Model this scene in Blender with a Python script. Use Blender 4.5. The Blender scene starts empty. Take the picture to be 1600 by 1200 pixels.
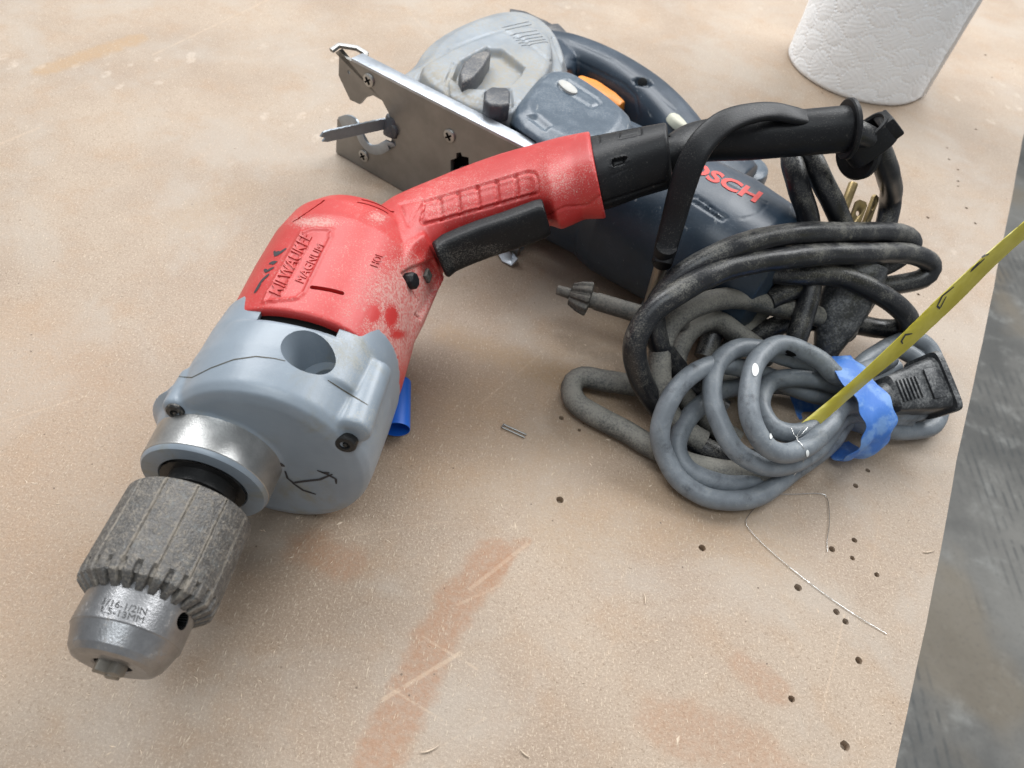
import bpy, bmesh, math, random
import numpy as np
from mathutils import Vector, Matrix
from mathutils.bvhtree import BVHTree
random.seed(7); rng = np.random.default_rng(7)
S = bpy.context.scene
COL = S.collection

# ------------------------------------------------------------------ camera
FP = 1110.0; TH = math.radians(50); RO = math.radians(11); H = .265
FW = np.array([0, math.cos(TH), -math.sin(TH)])
_r = np.array([1., 0, 0]); _u = np.cross(_r, FW)
RT = math.cos(RO)*_r + math.sin(RO)*_u
UP = math.cos(RO)*_u - math.sin(RO)*_r
CAM = np.array([0, 0, H])
cd = bpy.data.cameras.new('camera'); cam = bpy.data.objects.new('camera', cd); COL.objects.link(cam)
cd.sensor_width = 36; cd.lens = FP/1600*36; cd.clip_start = .01; cd.clip_end = 50
M3 = Matrix((RT, UP, -FW)).transposed()
cam.matrix_world = Matrix.Translation(CAM) @ M3.to_4x4()
cd.dof.use_dof = True; cd.dof.focus_distance = .29; cd.dof.aperture_fstop = 17
S.camera = cam

# ------------------------------------------------------------------ light of the workshop: soft room light and ceiling fittings
W = bpy.data.worlds.new('World'); S.world = W; W.use_nodes = True
W.node_tree.nodes['Background'].inputs[0].default_value = (.92, .96, 1, 1)
W.node_tree.nodes['Background'].inputs[1].default_value = .38
def lamp(name, loc, target, sx, sy, power, col):
    l = bpy.data.lights.new(name, 'AREA'); l.shape = 'RECTANGLE'; l.size = sx; l.size_y = sy; l.energy = power; l.color = col
    o = bpy.data.objects.new(name, l); COL.objects.link(o); o.location = loc
    o.rotation_euler = (Vector(target)-Vector(loc)).to_track_quat('-Z', 'Y').to_euler()
    return o
lamp('ceiling_light', (-.8, 1.45, 1.6), (-.05, .4, 0), 1.6, .8, 35, (.98, .99, 1))
lamp('ceiling_light', (1.0, 1.6, 1.6), (.1, .4, 0), 1.6, .8, 40, (.98, .99, 1))
lamp('ceiling_light', (-.2, -.5, 2.6), (0, .25, 0), 1.6, .8, 20, (.90, .96, 1))
S.view_settings.view_transform = 'Standard'; S.view_settings.look = 'None'
S.view_settings.exposure = .30; S.view_settings.gamma = 1
S.render.engine = 'CYCLES'

# ------------------------------------------------------------------ places in the room
def ray(x, y): return (x-800)/FP*RT - (y-600)/FP*UP + FW
def at(x, y, z=0):
    d = ray(x, y); return CAM + (z-H)/d[2]*d
def onplane(x, y, p, n):
    d = ray(x, y); n = np.array(n, float); return CAM + ((np.array(p)-CAM)@n)/(d@n)*d
def prj(P):
    V = np.asarray(P)-CAM; w = V@FW
    return np.stack([800+FP*(V@RT)/w, 600-FP*(V@UP)/w], -1)
DN = np.array([-.42, 0, 1.]); DN /= np.linalg.norm(DN)
def dp(x, y, o=0.): return onplane(x, y, np.array([-.075, 0, .047])+o*DN, DN)
J0 = np.array([-.137, .381, 0.]); E1 = np.array([.887, -.46, 0]); E1 /= np.linalg.norm(E1); E2 = np.array([-E1[1], E1[0], 0]); EZ = np.array([0, 0, 1.])
def J(a, b, z): return J0 + a*E1 + b*E2 + z*EZ

# ------------------------------------------------------------------ materials
class NT:
    def __init__(s, name):
        s.m = bpy.data.materials.new(name); s.m.use_nodes = True; s.t = s.m.node_tree; s.n = s.t.nodes
        s.b = s.n['Principled BSDF']; s.tc = s.n.new('ShaderNodeTexCoord')
    def link(s, a, b): s.t.links.new(a, b)
    def put(s, inp, v):
        if hasattr(v, 'is_output') or isinstance(v, bpy.types.NodeSocket): s.link(v, inp)
        else: inp.default_value = v
    def co(s, scale=(1, 1, 1), rot=(0, 0, 0)):
        mp = s.n.new('ShaderNodeMapping'); s.link(s.tc.outputs['Object'], mp.inputs[0])
        mp.inputs['Scale'].default_value = scale; mp.inputs['Rotation'].default_value = rot; return mp.outputs[0]
    def noise(s, scale, detail=4, rough=.6, vec=None, dist=0):
        n = s.n.new('ShaderNodeTexNoise'); n.inputs['Scale'].default_value = scale; n.inputs['Detail'].default_value = detail
        n.inputs['Roughness'].default_value = rough; n.inputs['Distortion'].default_value = dist
        s.link(vec if vec is not None else s.tc.outputs['Object'], n.inputs['Vector']); return n.outputs['Fac']
    def vor(s, scale, vec=None, out='Distance', rand=1, feat='F1'):
        n = s.n.new('ShaderNodeTexVoronoi'); n.feature = feat; n.inputs['Scale'].default_value = scale; n.inputs['Randomness'].default_value = rand
        s.link(vec if vec is not None else s.tc.outputs['Object'], n.inputs['Vector']); return n.outputs[out]
    def mr(s, v, a, b, c=0., d=1., smooth=True):
        n = s.n.new('ShaderNodeMapRange'); n.interpolation_type = 'SMOOTHSTEP' if smooth else 'LINEAR'
        s.put(n.inputs[0], v)
        for i, q in zip((1, 2, 3, 4), (a, b, c, d)): s.put(n.inputs[i], q)
        return n.outputs[0]
    def math(s, op, a, b=0., clamp=False):
        n = s.n.new('ShaderNodeMath'); n.operation = op; n.use_clamp = clamp; s.put(n.inputs[0], a); s.put(n.inputs[1], b); return n.outputs[0]
    def mix(s, f, a, b, mode='MIX'):
        n = s.n.new('ShaderNodeMix'); n.data_type = 'RGBA'; n.blend_type = mode; s.put(n.inputs[0], f)
        for i, q in ((6, a), (7, b)):
            if isinstance(q, tuple) and len(q) == 3: q = q+(1,)
            s.put(n.inputs[i], q)
        return n.outputs[2]
    def attr(s, name):
        n = s.n.new('ShaderNodeAttribute'); n.attribute_name = name; return n.outputs['Fac']
    def upz(s):
        g = s.n.new('ShaderNodeNewGeometry'); x = s.n.new('ShaderNodeSeparateXYZ'); s.link(g.outputs['Normal'], x.inputs[0]); return x.outputs[2]
    def bump(s, h, strength=.3, dist=.001, nrm=None):
        n = s.n.new('ShaderNodeBump'); n.inputs['Strength'].default_value = strength; n.inputs['Distance'].default_value = dist
        s.link(h, n.inputs['Height'])
        if nrm is not None: s.link(nrm, n.inputs['Normal'])
        s.link(n.outputs[0], s.b.inputs['Normal']); return n.outputs[0]
    def out(s, col, rough, metal=0.):
        if isinstance(col, tuple) and len(col) == 3: col = col+(1,)
        s.put(s.b.inputs['Base Color'], col); s.put(s.b.inputs['Roughness'], rough); s.put(s.b.inputs['Metallic'], metal); return s.m
DUST = (.50, .44, .36)
def dusty(name, base, rough=.45, metal=0., dust=DUST, lo=.55, hi=.75, fine=900, big=60, amt=.8, var=.15, bump=.15, grime=None, useattr=False, topbias=.15, scuff=0., spec=.5, bsc=1500):
    m = NT(name)
    big_n = m.noise(big, 5, .65); fine_n = m.noise(fine, 3, .7)
    c = m.mix(m.mr(big_n, .3, .7), tuple(q*(1-var) for q in base), tuple(min(1, q*(1+var)) for q in base))
    if grime: c = m.mix(m.math('MULTIPLY', m.mr(m.noise(big*.7, 6, .7, dist=.4), .52, .72), .8), c, grime)
    d = m.math('ADD', m.math('MULTIPLY', big_n, .5), m.math('MULTIPLY', fine_n, .5)) if not useattr else m.math('ADD', m.math('MULTIPLY', big_n, .3), m.math('MULTIPLY', fine_n, .7))
    d = m.math('ADD', d, m.math('MULTIPLY', m.upz(), topbias))
    if useattr: d = m.math('ADD', d, m.math('MULTIPLY', m.attr('dust'), .15))
    dm = m.mr(d, lo, hi)
    if useattr: dm = m.math('MULTIPLY', dm, m.mr(m.noise(fine*.55, 2, .6, vec=m.co((1, 1, 1), (.7, .2, .4))), .36, .60, .35, 1.))
    dm = m.math('MULTIPLY', dm, amt)
    if scuff:
        sc = m.mr(m.noise(260, 4, .6, vec=m.co((1, .12, 1), (.3, .2, .7))), .66, .74)
        dm = m.math('MAXIMUM', dm, m.math('MULTIPLY', sc, scuff))
    c = m.mix(dm, c, dust)
    r = m.mr(dm, 0., 1., rough, .9, False)
    m.bump(m.math('ADD', m.noise(bsc, 2, .6), dm), bump, .0006)
    m.b.inputs['Specular IOR Level'].default_value = spec
    mt = m.math('MULTIPLY', m.math('SUBTRACT', 1., dm), metal) if metal else 0.
    return m.out(c, r, mt)

M = {}
M['red'] = dusty('red_plastic', (.46, .031, .028), .42, lo=.575, hi=.72, amt=.68, dust=(.53, .385, .335), useattr=True, fine=1700, big=45, topbias=.05, bump=.10, var=.07, scuff=.12)
M['blackrub'] = dusty('black_rubber', (.006, .0065, .008), .45, lo=.56, hi=.80, amt=.42, dust=(.32, .30, .26), fine=1700, big=70, useattr=True, topbias=.05, scuff=.12, spec=.28)
M['gear'] = dusty('grey_painted_alloy', (.222, .260, .300), .34, lo=.58, hi=.74, amt=.5, dust=(.40, .38, .32), fine=1700, big=50, useattr=True, topbias=.0, grime=(.21, .20, .15), bump=.06, var=.06)
M['steel'] = dusty('brushed_steel', (.44, .44, .43), .38, 1., lo=.62, hi=.8, amt=.5, fine=700, big=120, topbias=0, dust=(.36, .33, .29), bump=.1)
M['chuckbody'] = dusty('worn_steel', (.30, .30, .305), .36, 1., lo=.55, hi=.68, amt=.7, fine=900, big=140, topbias=0, dust=(.20, .175, .145), bump=.15)
M['sleeve'] = dusty('dirty_knurled_steel', (.105, .10, .095), .5, .4, lo=.42, hi=.64, amt=.7, fine=1000, big=260, topbias=.0, dust=(.275, .24, .195), bump=.5, bsc=1300, grime=(.17, .18, .18), useattr=True, scuff=.35)
M['dark'] = dusty('dark_grease', (.02, .02, .02), .4, .3, lo=.55, hi=.8, amt=.4, topbias=0)
M['jaw'] = dusty('jaw_steel', (.23, .21, .18), .45, .7, lo=.45, hi=.7, amt=.5, topbias=0, dust=(.25, .22, .18))
M['screw'] = dusty('black_screw', (.025, .025, .025), .4, .4, lo=.5, hi=.8, amt=.6, topbias=0)
_v = NT('black_void'); _v.b.inputs['Specular IOR Level'].default_value = .1; M['void'] = _v.out((.004, .004, .004), .9)
M['marker'] = NT('black_marker_ink').out((.03, .03, .035), .6)
M['redtxt'] = dusty('raised_red_lettering', (.46, .035, .03), .45, lo=.5, hi=.8, amt=.55, dust=(.52, .33, .28), topbias=0)
M['etch'] = NT('etched_mark').out((.055, .055, .055), .6, .2)
M['shoe'] = dusty('shoe_steel', (.24, .235, .225), .36, .75, lo=.6, hi=.85, amt=.45, fine=300, big=30, topbias=0, dust=(.25, .23, .2), bump=.06, scuff=.1)
M['shoe_edge'] = dusty('bright_steel', (.42, .45, .49), .40, .85, lo=.6, hi=.85, amt=.4, fine=300, big=60, topbias=0)
M['alu'] = dusty('dusty_cast_alloy', (.235, .262, .29), .42, .2, lo=.42, hi=.70, amt=.8, fine=700, big=34, topbias=.03, dust=(.32, .285, .225), bump=.12, useattr=True)
M['blue'] = dusty('dark_blue_plastic', (.017, .032, .052), .38, lo=.55, hi=.95, amt=.35, fine=900, big=45, topbias=.06, dust=(.34, .36, .37), bump=.08, scuff=.45)
M['bluelt'] = dusty('grey_blue_plastic', (.062, .088, .118), .32, lo=.5, hi=.85, amt=.45, fine=900, big=50, topbias=.06, dust=(.40, .40, .38), bump=.08, scuff=.5)
M['lever'] = dusty('dark_grey_lever', (.05, .055, .065), .4, lo=.5, hi=.8, amt=.5, topbias=.08)
M['orange'] = dusty('orange_plastic', (.72, .24, .03), .45, lo=.6, hi=.9, amt=.5, topbias=.03)
M['bosch'] = NT('red_print').out((.62, .06, .05), .55)
M['label'] = dusty('dirty_label', (.42, .42, .40), .5, lo=.45, hi=.7, amt=.6, topbias=0)
M['dial'] = dusty('pale_dial', (.52, .52, .42), .6, lo=.5, hi=.8, amt=.5)
M['bladem'] = dusty('blade_steel', (.32, .36, .40), .35, .7, lo=.55, hi=.8, amt=.5, topbias=0)
M['blackcord'] = dusty('black_cord_rubber', (.009, .010, .013), .30, lo=.52, hi=.78, amt=.6, dust=(.31, .295, .25), fine=1400, big=75, topbias=.10, bump=.15, scuff=.4)
M['dustcord'] = dusty('dusty_cord_rubber', (.05, .051, .050), .45, lo=.42, hi=.72, amt=.75, dust=(.29, .275, .235), fine=1100, big=60, topbias=.14, bump=.14, scuff=.3)
M['greycord'] = dusty('grey_cord_rubber', (.165, .185, .205), .40, lo=.52, hi=.84, amt=.5, dust=(.33, .33, .30), fine=900, big=110, topbias=.06, grime=(.045, .05, .058), bump=.2, scuff=.3)
M['plugm'] = dusty('black_plug_plastic', (.028, .030, .033), .33, lo=.50, hi=.80, amt=.6, dust=(.36, .36, .35), fine=900, big=90, topbias=.1)
M['brass'] = dusty('dull_brass', (.36, .27, .13), .4, .8, lo=.5, hi=.8, amt=.4, topbias=0)
M['key'] = dusty('grimy_key_steel', (.06, .06, .058), .5, .4, lo=.42, hi=.72, amt=.7, dust=(.24, .22, .185), topbias=.1)
M['rod'] = dusty('worn_rod', (.36, .32, .27), .35, .9, lo=.5, hi=.8, amt=.4, topbias=0)
M['wire'] = NT('thin_wire').out((.75, .75, .73), .25, 1.)
M['paint'] = NT('white_paint_drip').out((.75, .76, .74), .5)

def tape_mat():
    m = NT('blue_painters_tape')
    n = m.noise(110, 5, .6); w = m.noise(500, 3, .6, vec=m.co((1, .15, 1), (0, 0, .6)))
    c = m.mix(m.mr(n, .46, .62), (.045, .165, .52), (.15, .29, .58))
    m.bump(m.math('ADD', w, n), .35, .0008); return m.out(c, .55)
M['tape'] = tape_mat()
M['tape2'] = NT('clean_blue_tape').out((.012, .13, .60), .4)
def tag_mat():
    m = NT('yellow_plastic_tag'); n = m.noise(60, 4)
    c = m.mix(m.mr(n, .35, .7), (.56, .48, .04), (.70, .62, .11))
    m.b.inputs['Transmission Weight'].default_value = .25
    m.bump(m.noise(300, 2), .1, .0004); return m.out(c, .35)
M['tag'] = tag_mat()
def paper_mat():
    m = NT('white_paper'); n = m.noise(1800, 3, .7)
    m.bump(m.math('ADD', n, m.noise(350, 3, .6)), .25, .0006)
    m.b.inputs['Sheen Weight'].default_value = .1
    return m.out(m.mix(n, (.86, .87, .88), (.91, .915, .92)), .95)
M['paper'] = paper_mat()

# a reusable node group: how near a point lies to a segment (for stains and scratches on the board)
def seg_group():
    g = bpy.data.node_groups.new('segment_mask', 'ShaderNodeTree')
    for nm, ty in (('P', 'NodeSocketVector'), ('A', 'NodeSocketVector'), ('D', 'NodeSocketVector'), ('L', 'NodeSocketFloat'), ('W0', 'NodeSocketFloat'), ('W1', 'NodeSocketFloat')):
        g.interface.new_socket(nm, in_out='INPUT', socket_type=ty)
    g.interface.new_socket('Fac', in_out='OUTPUT', socket_type='NodeSocketFloat')
    i = g.nodes.new('NodeGroupInput'); o = g.nodes.new('NodeGroupOutput'); lk = g.links.new
    def vm(op): n = g.nodes.new('ShaderNodeVectorMath'); n.operation = op; return n
    s1 = vm('SUBTRACT'); lk(i.outputs['P'], s1.inputs[0]); lk(i.outputs['A'], s1.inputs[1])
    d = vm('DOT_PRODUCT'); lk(s1.outputs[0], d.inputs[0]); lk(i.outputs['D'], d.inputs[1])
    mx = g.nodes.new('ShaderNodeMath'); mx.operation = 'MAXIMUM'; lk(d.outputs['Value'], mx.inputs[0]); mx.inputs[1].default_value = 0
    mn = g.nodes.new('ShaderNodeMath'); mn.operation = 'MINIMUM'; lk(mx.outputs[0], mn.inputs[0]); lk(i.outputs['L'], mn.inputs[1])
    sc = vm('SCALE'); lk(i.outputs['D'], sc.inputs[0]); lk(mn.outputs[0], sc.inputs['Scale'])
    s2 = vm('SUBTRACT'); lk(s1.outputs[0], s2.inputs[0]); lk(sc.outputs[0], s2.inputs[1])
    ln = vm('LENGTH'); lk(s2.outputs[0], ln.inputs[0])
    mr = g.nodes.new('ShaderNodeMapRange'); mr.interpolation_type = 'SMOOTHSTEP'
    lk(ln.outputs['Value'], mr.inputs[0]); lk(i.outputs['W0'], mr.inputs[1]); lk(i.outputs['W1'], mr.inputs[2]); mr.inputs[3].default_value = 1; mr.inputs[4].default_value = 0
    lk(mr.outputs[0], o.inputs[0]); return g
SEG = seg_group()

def board_mat():
    m = NT('pressed_fibre_board')
    big = m.noise(9, 5, .6); mid = m.noise(45, 5, .65); fine = m.noise(1100, 4, .75)
    c = m.mix(m.mr(big, .3, .7), (.285, .208, .147), (.375, .293, .220))
    c = m.mix(m.math('MULTIPLY', m.mr(mid, .45, .75), .55), c, (.33, .215, .13))
    c = m.mix(m.math('MULTIPLY', m.mr(fine, .50, .68), .6), c, (.60, .485, .37))
    c = m.mix(m.math('MULTIPLY', m.mr(m.noise(800, 4, .75, vec=m.co((1, 1, 1), (.4, .1, 1.1))), .53, .68), .62), c, (.19, .13, .08))
    # greyish rubbed-in dirt
    c = m.mix(m.math('MULTIPLY', m.mr(m.noise(12, 6, .65, dist=.4), .46, .66), .6), c, (.37, .315, .26))
    P = m.tc.outputs['Object']
    # stain edges wobble a little
    wob = m.n.new('ShaderNodeTexNoise'); wob.inputs['Scale'].default_value = 120; wob.inputs['Detail'].default_value = 5; m.link(P, wob.inputs['Vector'])
    vs = m.n.new('ShaderNodeVectorMath'); vs.operation = 'SUBTRACT'; m.link(wob.outputs['Color'], vs.inputs[0]); vs.inputs[1].default_value = (.5, .5, .5)
    vsc = m.n.new('ShaderNodeVectorMath'); vsc.operation = 'SCALE'; m.link(vs.outputs[0], vsc.inputs[0]); vsc.inputs['Scale'].default_value = .010
    va = m.n.new('ShaderNodeVectorMath'); va.operation = 'ADD'; m.link(P, va.inputs[0]); m.link(vsc.outputs[0], va.inputs[1])
    PW = va.outputs[0]
    def seg(a, b, w0, w1, vec):
        A = at(*a); B = at(*b); A[2] = B[2] = 0; L = np.linalg.norm(B-A); D = (B-A)/max(L, 1e-6)
        g = m.n.new('ShaderNodeGroup'); g.node_tree = SEG; m.link(vec, g.inputs['P'])
        g.inputs['A'].default_value = tuple(A-BO); g.inputs['D'].default_value = tuple(D); g.inputs['L'].default_value = float(L)
        g.inputs['W0'].default_value = w0; g.inputs['W1'].default_value = w1; return g.outputs[0]
    # rusty brown stains, and one dark streak below the chuck key
    fleck = m.mr(m.noise(420, 4, .7), .38, .62, 1., .55)
    for pts, w0, w1, col, k in STAINS_AND_STREAK:
        f = None
        for a, b in zip(pts[:-1], pts[1:]):
            q = seg(a, b, w0, w1, PW); f = q if f is None else m.math('MAXIMUM', f, q)
        f = m.math('MULTIPLY', m.math('MULTIPLY', f, fleck), k)
        c = m.mix(f, c, col)
    # pale scratches
    for a, b, w, k in SCRATCHES:
        br = m.mr(m.noise(170, 3, .7), .36, .52)
        c = m.mix(m.math('MULTIPLY', m.math('MULTIPLY', seg(a, b, w*.4, w, P), br), k*.42), c, (.55, .41, .29))
    # pale fibres in three directions
    fib = None
    for sc, rot, th in ((620, .3, .20), (560, 1.3, .19), (660, 2.3, .20), (430, .9, .13), (400, 2.0, .12), (500, 2.8, .15), (300, 1.65, .075)):
        v = m.vor(sc, m.co((1, .26, 1), (0, 0, rot)))
        q = m.math('MULTIPLY', m.mr(v, th*.4, th, 1., 0.), m.mr(m.noise(260, 2, .5, vec=m.co((1, 1, 1), (rot, 0, 0))), .44, .62))
        fib = q if fib is None else m.math('MAXIMUM', fib, q)
    c = m.mix(m.math('MULTIPLY', fib, .42), c, (.70, .57, .43))
    spk = m.mr(m.vor(140), .045, .075, 1., 0.)
    c = m.mix(m.math('MULTIPLY', spk, m.mr(m.noise(30, 2), .5, .6, 0., .8)), c, (.10, .065, .04))
    # light smears of spilt glue towards the far side
    sm = m.mr(m.vor(75, m.co((1, .55, 1), (0, 0, .5))), .17, .25, 1., 0.)
    sm = m.math('MULTIPLY', sm, m.mr(m.noise(6, 3), .50, .60))
    x = m.n.new('ShaderNodeSeparateXYZ'); m.link(P, x.inputs[0])
    sm = m.math('MULTIPLY', sm, m.mr(m.noise(300, 3), .35, .6))
    sm = m.math('MULTIPLY', sm, m.mr(x.outputs[1], -.1, .08))
    c = m.mix(m.math('MULTIPLY', sm, .3), c, (.66, .56, .46))
    h = m.math('ADD', m.math('MULTIPLY', fib, .6), m.noise(900, 3, .7))
    m.bump(h, .5, .0006)
    m.b.inputs['Specular IOR Level'].default_value = .5
    return m.out(c, m.mr(big, .3, .7, .5, .62))
BO = np.array([.0, .35, 0.])      # base point of the board
RUST = (.31, .155, .078); OCH = (.34, .215, .105)
STAINS_AND_STREAK = [
  ([(775, 865), (715, 940), (660, 1040), (590, 1190), (560, 1290)], .0055, .0105, RUST, .68),
  ([(815, 850), (760, 905)], .0015, .004, RUST, .5),
  ([(480, 855), (535, 878)], .004, .012, RUST, .5),
  ([(1040, 1130), (1180, 1180), (1290, 1290)], .006, .014, RUST, .42),
  ([(1160, 1040), (1215, 1080)], .003, .008, RUST, .42),
  ([(70, 110), (140, 85), (215, 60)], .004, .010, (.36, .225, .11), .75),
  ([(700, 525), (800, 560), (900, 600)], .003, .012, OCH, .5),
  ([(900, 820), (1060, 800), (1180, 840)], .01, .03, OCH, .30),
  ([(740, 700), (900, 620), (1000, 560)], .02, .05, OCH, .28),
  ([(380, 300), (300, 340)], .004, .02, OCH, .25),
  ([(0, 560), (100, 660), (60, 900)], .02, .05, (.37, .235, .14), .35),
  ([(880, 530), (960, 560), (985, 590)], .002, .007, (.17, .12, .08), .5),  # narrow dark brown streak on the board below the chuck key
]
SCRATCHES = [((240, 85), (440, -10), .0012, .7), ((600, 1092), (720, 1020), .0011, .95), ((660, 995), (745, 1045), .0007, .7), ((610, 1075), (690, 1125), .0006, .7),
  ((735, 920), (830, 845), .0011, .7), ((715, 945), (780, 915), .0008, .7), ((740, 640), (860, 540), .0006, .55), ((500, 845), (700, 815), .0005, .45), ((460, 870), (560, 760), .0005, .4),
  ((0, 660), (130, 620), .0007, .5), ((1285, 1110), (1320, 960), .0005, .6), ((1360, 900), (1380, 780), .0005, .4), ((900, 1110), (960, 1000), .0006, .3), ((640, 20), (690, 75), .0011, .45),
  ((430, 90), (530, 70), .001, .35), ((1085, 830), (1110, 1050), .0004, .3), ((640, 1200), (760, 1120), .0004, .35), ((60, 200), (0, 225), .0016, .6), ((1230, 830), (1110, 700), .0004, .3)]
M['board'] = board_mat()
M['boardedge'] = dusty('pale_board_edge', (.62, .50, .38), .75, lo=.45, hi=.7, amt=.5, dust=(.5, .4, .3), topbias=0)
def floor_mat():
    m = NT('worn_concrete')
    a = m.noise(2.2, 7, .65); b = m.noise(14, 6, .7); f = m.noise(120, 4, .7)
    c = m.mix(m.mr(a, .35, .65), (.105, .104, .098), (.225, .218, .20))
    c = m.mix(m.math('MULTIPLY', m.mr(b, .5, .72), .55), c, (.36, .36, .34))
    c = m.mix(m.math('MULTIPLY', m.mr(m.noise(1.3, 4), .5, .58), .5), c, (.24, .19, .125))
    c = m.mix(m.math('MULTIPLY', m.mr(f, .5, .8), .4), c, (.06, .06, .06))
    w = m.n.new('ShaderNodeTexWave'); w.inputs['Scale'].default_value = 17; w.inputs['Distortion'].default_value = 1.2; w.inputs['Detail'].default_value = 3
    m.link(m.co((1, .05, 1), (0, 0, -.22)), w.inputs[0])
    lines = m.math('MULTIPLY', m.math('MULTIPLY', m.mr(w.outputs['Fac'], .6, .95), m.mr(m.noise(1.6, 3), .44, .54)), m.mr(m.noise(22, 3), .4, .6))
    c = m.mix(m.math('MULTIPLY', lines, .7), c, (.07, .075, .075))
    m.bump(m.math('ADD', b, f), .2, .004)
    return m.out(c, m.mr(b, .3, .7, .45, .75))
M['floor'] = floor_mat()

# ------------------------------------------------------------------ mesh helpers
class MB:
    def __init__(s): s.v = []; s.f = []; s.n = 0
    def add(s, V, Fc):
        V = np.asarray(V, float); s.v.append(V); s.f += [tuple(i+s.n for i in f) for f in Fc]; s.n += len(V); return s
    def rings(s, R, cap=True, closed=True):
        k = len(R[0]); V = np.concatenate(R); Fc = []
        for i in range(len(R)-1):
            for j in range(k if closed else k-1):
                j2 = (j+1) % k; Fc.append((i*k+j, i*k+j2, (i+1)*k+j2, (i+1)*k+j))
        if cap and closed: Fc.append(tuple(range(k))[::-1]); Fc.append(tuple(range((len(R)-1)*k, len(R)*k)))
        return s.add(V, Fc)
    def loft(s, secs, n=48, cap=True):
        R = []
        for c, u, v, a, b, e in secs:
            t = np.linspace(0, 2*math.pi, n, endpoint=False); ct, st = np.cos(t), np.sin(t)
            R.append(np.asarray(c) + np.outer(a*np.sign(ct)*abs(ct)**(2/e), u) + np.outer(b*np.sign(st)*abs(st)**(2/e), v))
        return s.rings(R, cap)
    def lathe(s, prof, o, ax, n=48, cap=False):
        ax = np.asarray(ax, float); ax /= np.linalg.norm(ax); h = np.array([0, 0, 1.]) if abs(ax[2]) < .9 else np.array([1., 0, 0])
        u = np.cross(h, ax); u /= np.linalg.norm(u); v = np.cross(ax, u); t = np.linspace(0, 2*math.pi, n, endpoint=False)
        return s.rings([np.asarray(o)+ax*h_+r_*(np.outer(np.cos(t), u)+np.outer(np.sin(t), v)) for h_, r_ in prof], cap)
    def cyl(s, p0, p1, r0, r1=None, n=24, bev=0.):
        p0 = np.asarray(p0, float); p1 = np.asarray(p1, float); L = np.linalg.norm(p1-p0); r1 = r0 if r1 is None else r1
        pr = [(0, r0), (L, r1)] if not bev else [(0, r0-bev), (bev*.3, r0-bev*.3), (bev, r0), (L-bev, r1), (L-bev*.3, r1-bev*.3), (L, r1-bev)]
        return s.lathe(pr, p0, p1-p0, n, True)
    def tube(s, P, r, n=14, flat=None, hint=None, cap=True):
        P = np.asarray(P, float); T = np.gradient(P, axis=0); T /= np.linalg.norm(T, axis=1)[:, None]
        rr = np.full(len(P), r) if np.isscalar(r) else np.asarray(r)
        h = np.array(hint if hint is not None else (0, 0, 1.), float)
        u = h - T[0]*(h@T[0])
        if np.linalg.norm(u) < 1e-3: u = np.array([1., 0, 0]) - T[0]*T[0][0]
        u /= np.linalg.norm(u); R = []; t = np.linspace(0, 2*math.pi, n, endpoint=False)
        for i in range(len(P)):
            if hint is not None and not isinstance(hint, tuple): u = h
            u = u - T[i]*(u@T[i]); u /= np.linalg.norm(u); v = np.cross(T[i], u)
            if flat is None: R.append(P[i]+rr[i]*(np.outer(np.cos(t), u)+np.outer(np.sin(t), v)))
            else:
                ct, st = np.cos(t), np.sin(t); e = .5
                R.append(P[i]+np.outer(flat*np.sign(ct)*abs(ct)**e, u)+np.outer(rr[i]*np.sign(st)*abs(st)**e, v))
        return s.rings(R, cap)
    def box(s, c, u, v, w, a, b, d):
        c = np.asarray(c, float); u, v, w = (np.asarray(q, float) for q in (u, v, w)); V = []
        for k in (-1, 1):
            for j in (-1, 1):
                for i in (-1, 1): V.append(c+i*a*u+j*b*v+k*d*w)
        return s.add(V, [(0, 2, 3, 1), (4, 5, 7, 6), (0, 1, 5, 4), (2, 6, 7, 3), (0, 4, 6, 2), (1, 3, 7, 5)])
    def prism(s, poly, f0, f1):      # poly: 2-D points, f0/f1 map them to the two end faces
        k = len(poly); V = [f0(*p) for p in poly]+[f1(*p) for p in poly]
        return s.add(V, [tuple(range(k))[::-1], tuple(range(k, 2*k))]+[(i, (i+1) % k, k+(i+1) % k, k+i) for i in range(k)])
    def mesh(s, name, base, bev=0., seg=2, smooth=35):
        me = bpy.data.meshes.new(name); me.from_pydata((np.concatenate(s.v)-np.asarray(base)).tolist(), [], s.f)
        bm = bmesh.new(); bm.from_mesh(me); bmesh.ops.recalc_face_normals(bm, faces=bm.faces)
        if bev:
            ed = [e for e in bm.edges if len(e.link_faces) == 2 and e.calc_face_angle(0) > .6]
            bmesh.ops.bevel(bm, geom=ed, offset=bev, segments=seg, profile=.5, affect='EDGES', clamp_overlap=True)
        bm.to_mesh(me); bm.free(); shade(me, smooth); return me
def shade(me, deg=35):
    me.polygons.foreach_set('use_smooth', [True]*len(me.polygons)); me.set_sharp_from_angle(angle=math.radians(deg))
def link(name, me, mat, parent=None, loc=None):
    o = bpy.data.objects.new(name, me); COL.objects.link(o)
    if mat is not None: me.materials.clear(); me.materials.append(mat)
    if parent is not None: o.parent = parent
    if loc is not None: o.location = loc
    return o
def tag(o, label=None, cat=None, group=None, kind=None):
    for k, v in (('label', label), ('category', cat), ('group', group), ('kind', kind)):
        if v: o[k] = v
    return o
class Thing:
    def __init__(s, name, base, label, cat, group=None):
        s.o = bpy.data.objects.new(name, None); COL.objects.link(s.o); s.o.location = base; s.o.empty_display_size = .02
        s.base = np.asarray(base, float); tag(s.o, label, cat, group)
    def part(s, name, mb, mat, parent=None, bev=0., smooth=35, label=None):
        me = mb if isinstance(mb, bpy.types.Mesh) else mb.mesh(name, s.base, bev, smooth=smooth)
        o = link(name, me, M[mat], parent or s.o)
        if label: o['label'] = label
        return o
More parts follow.
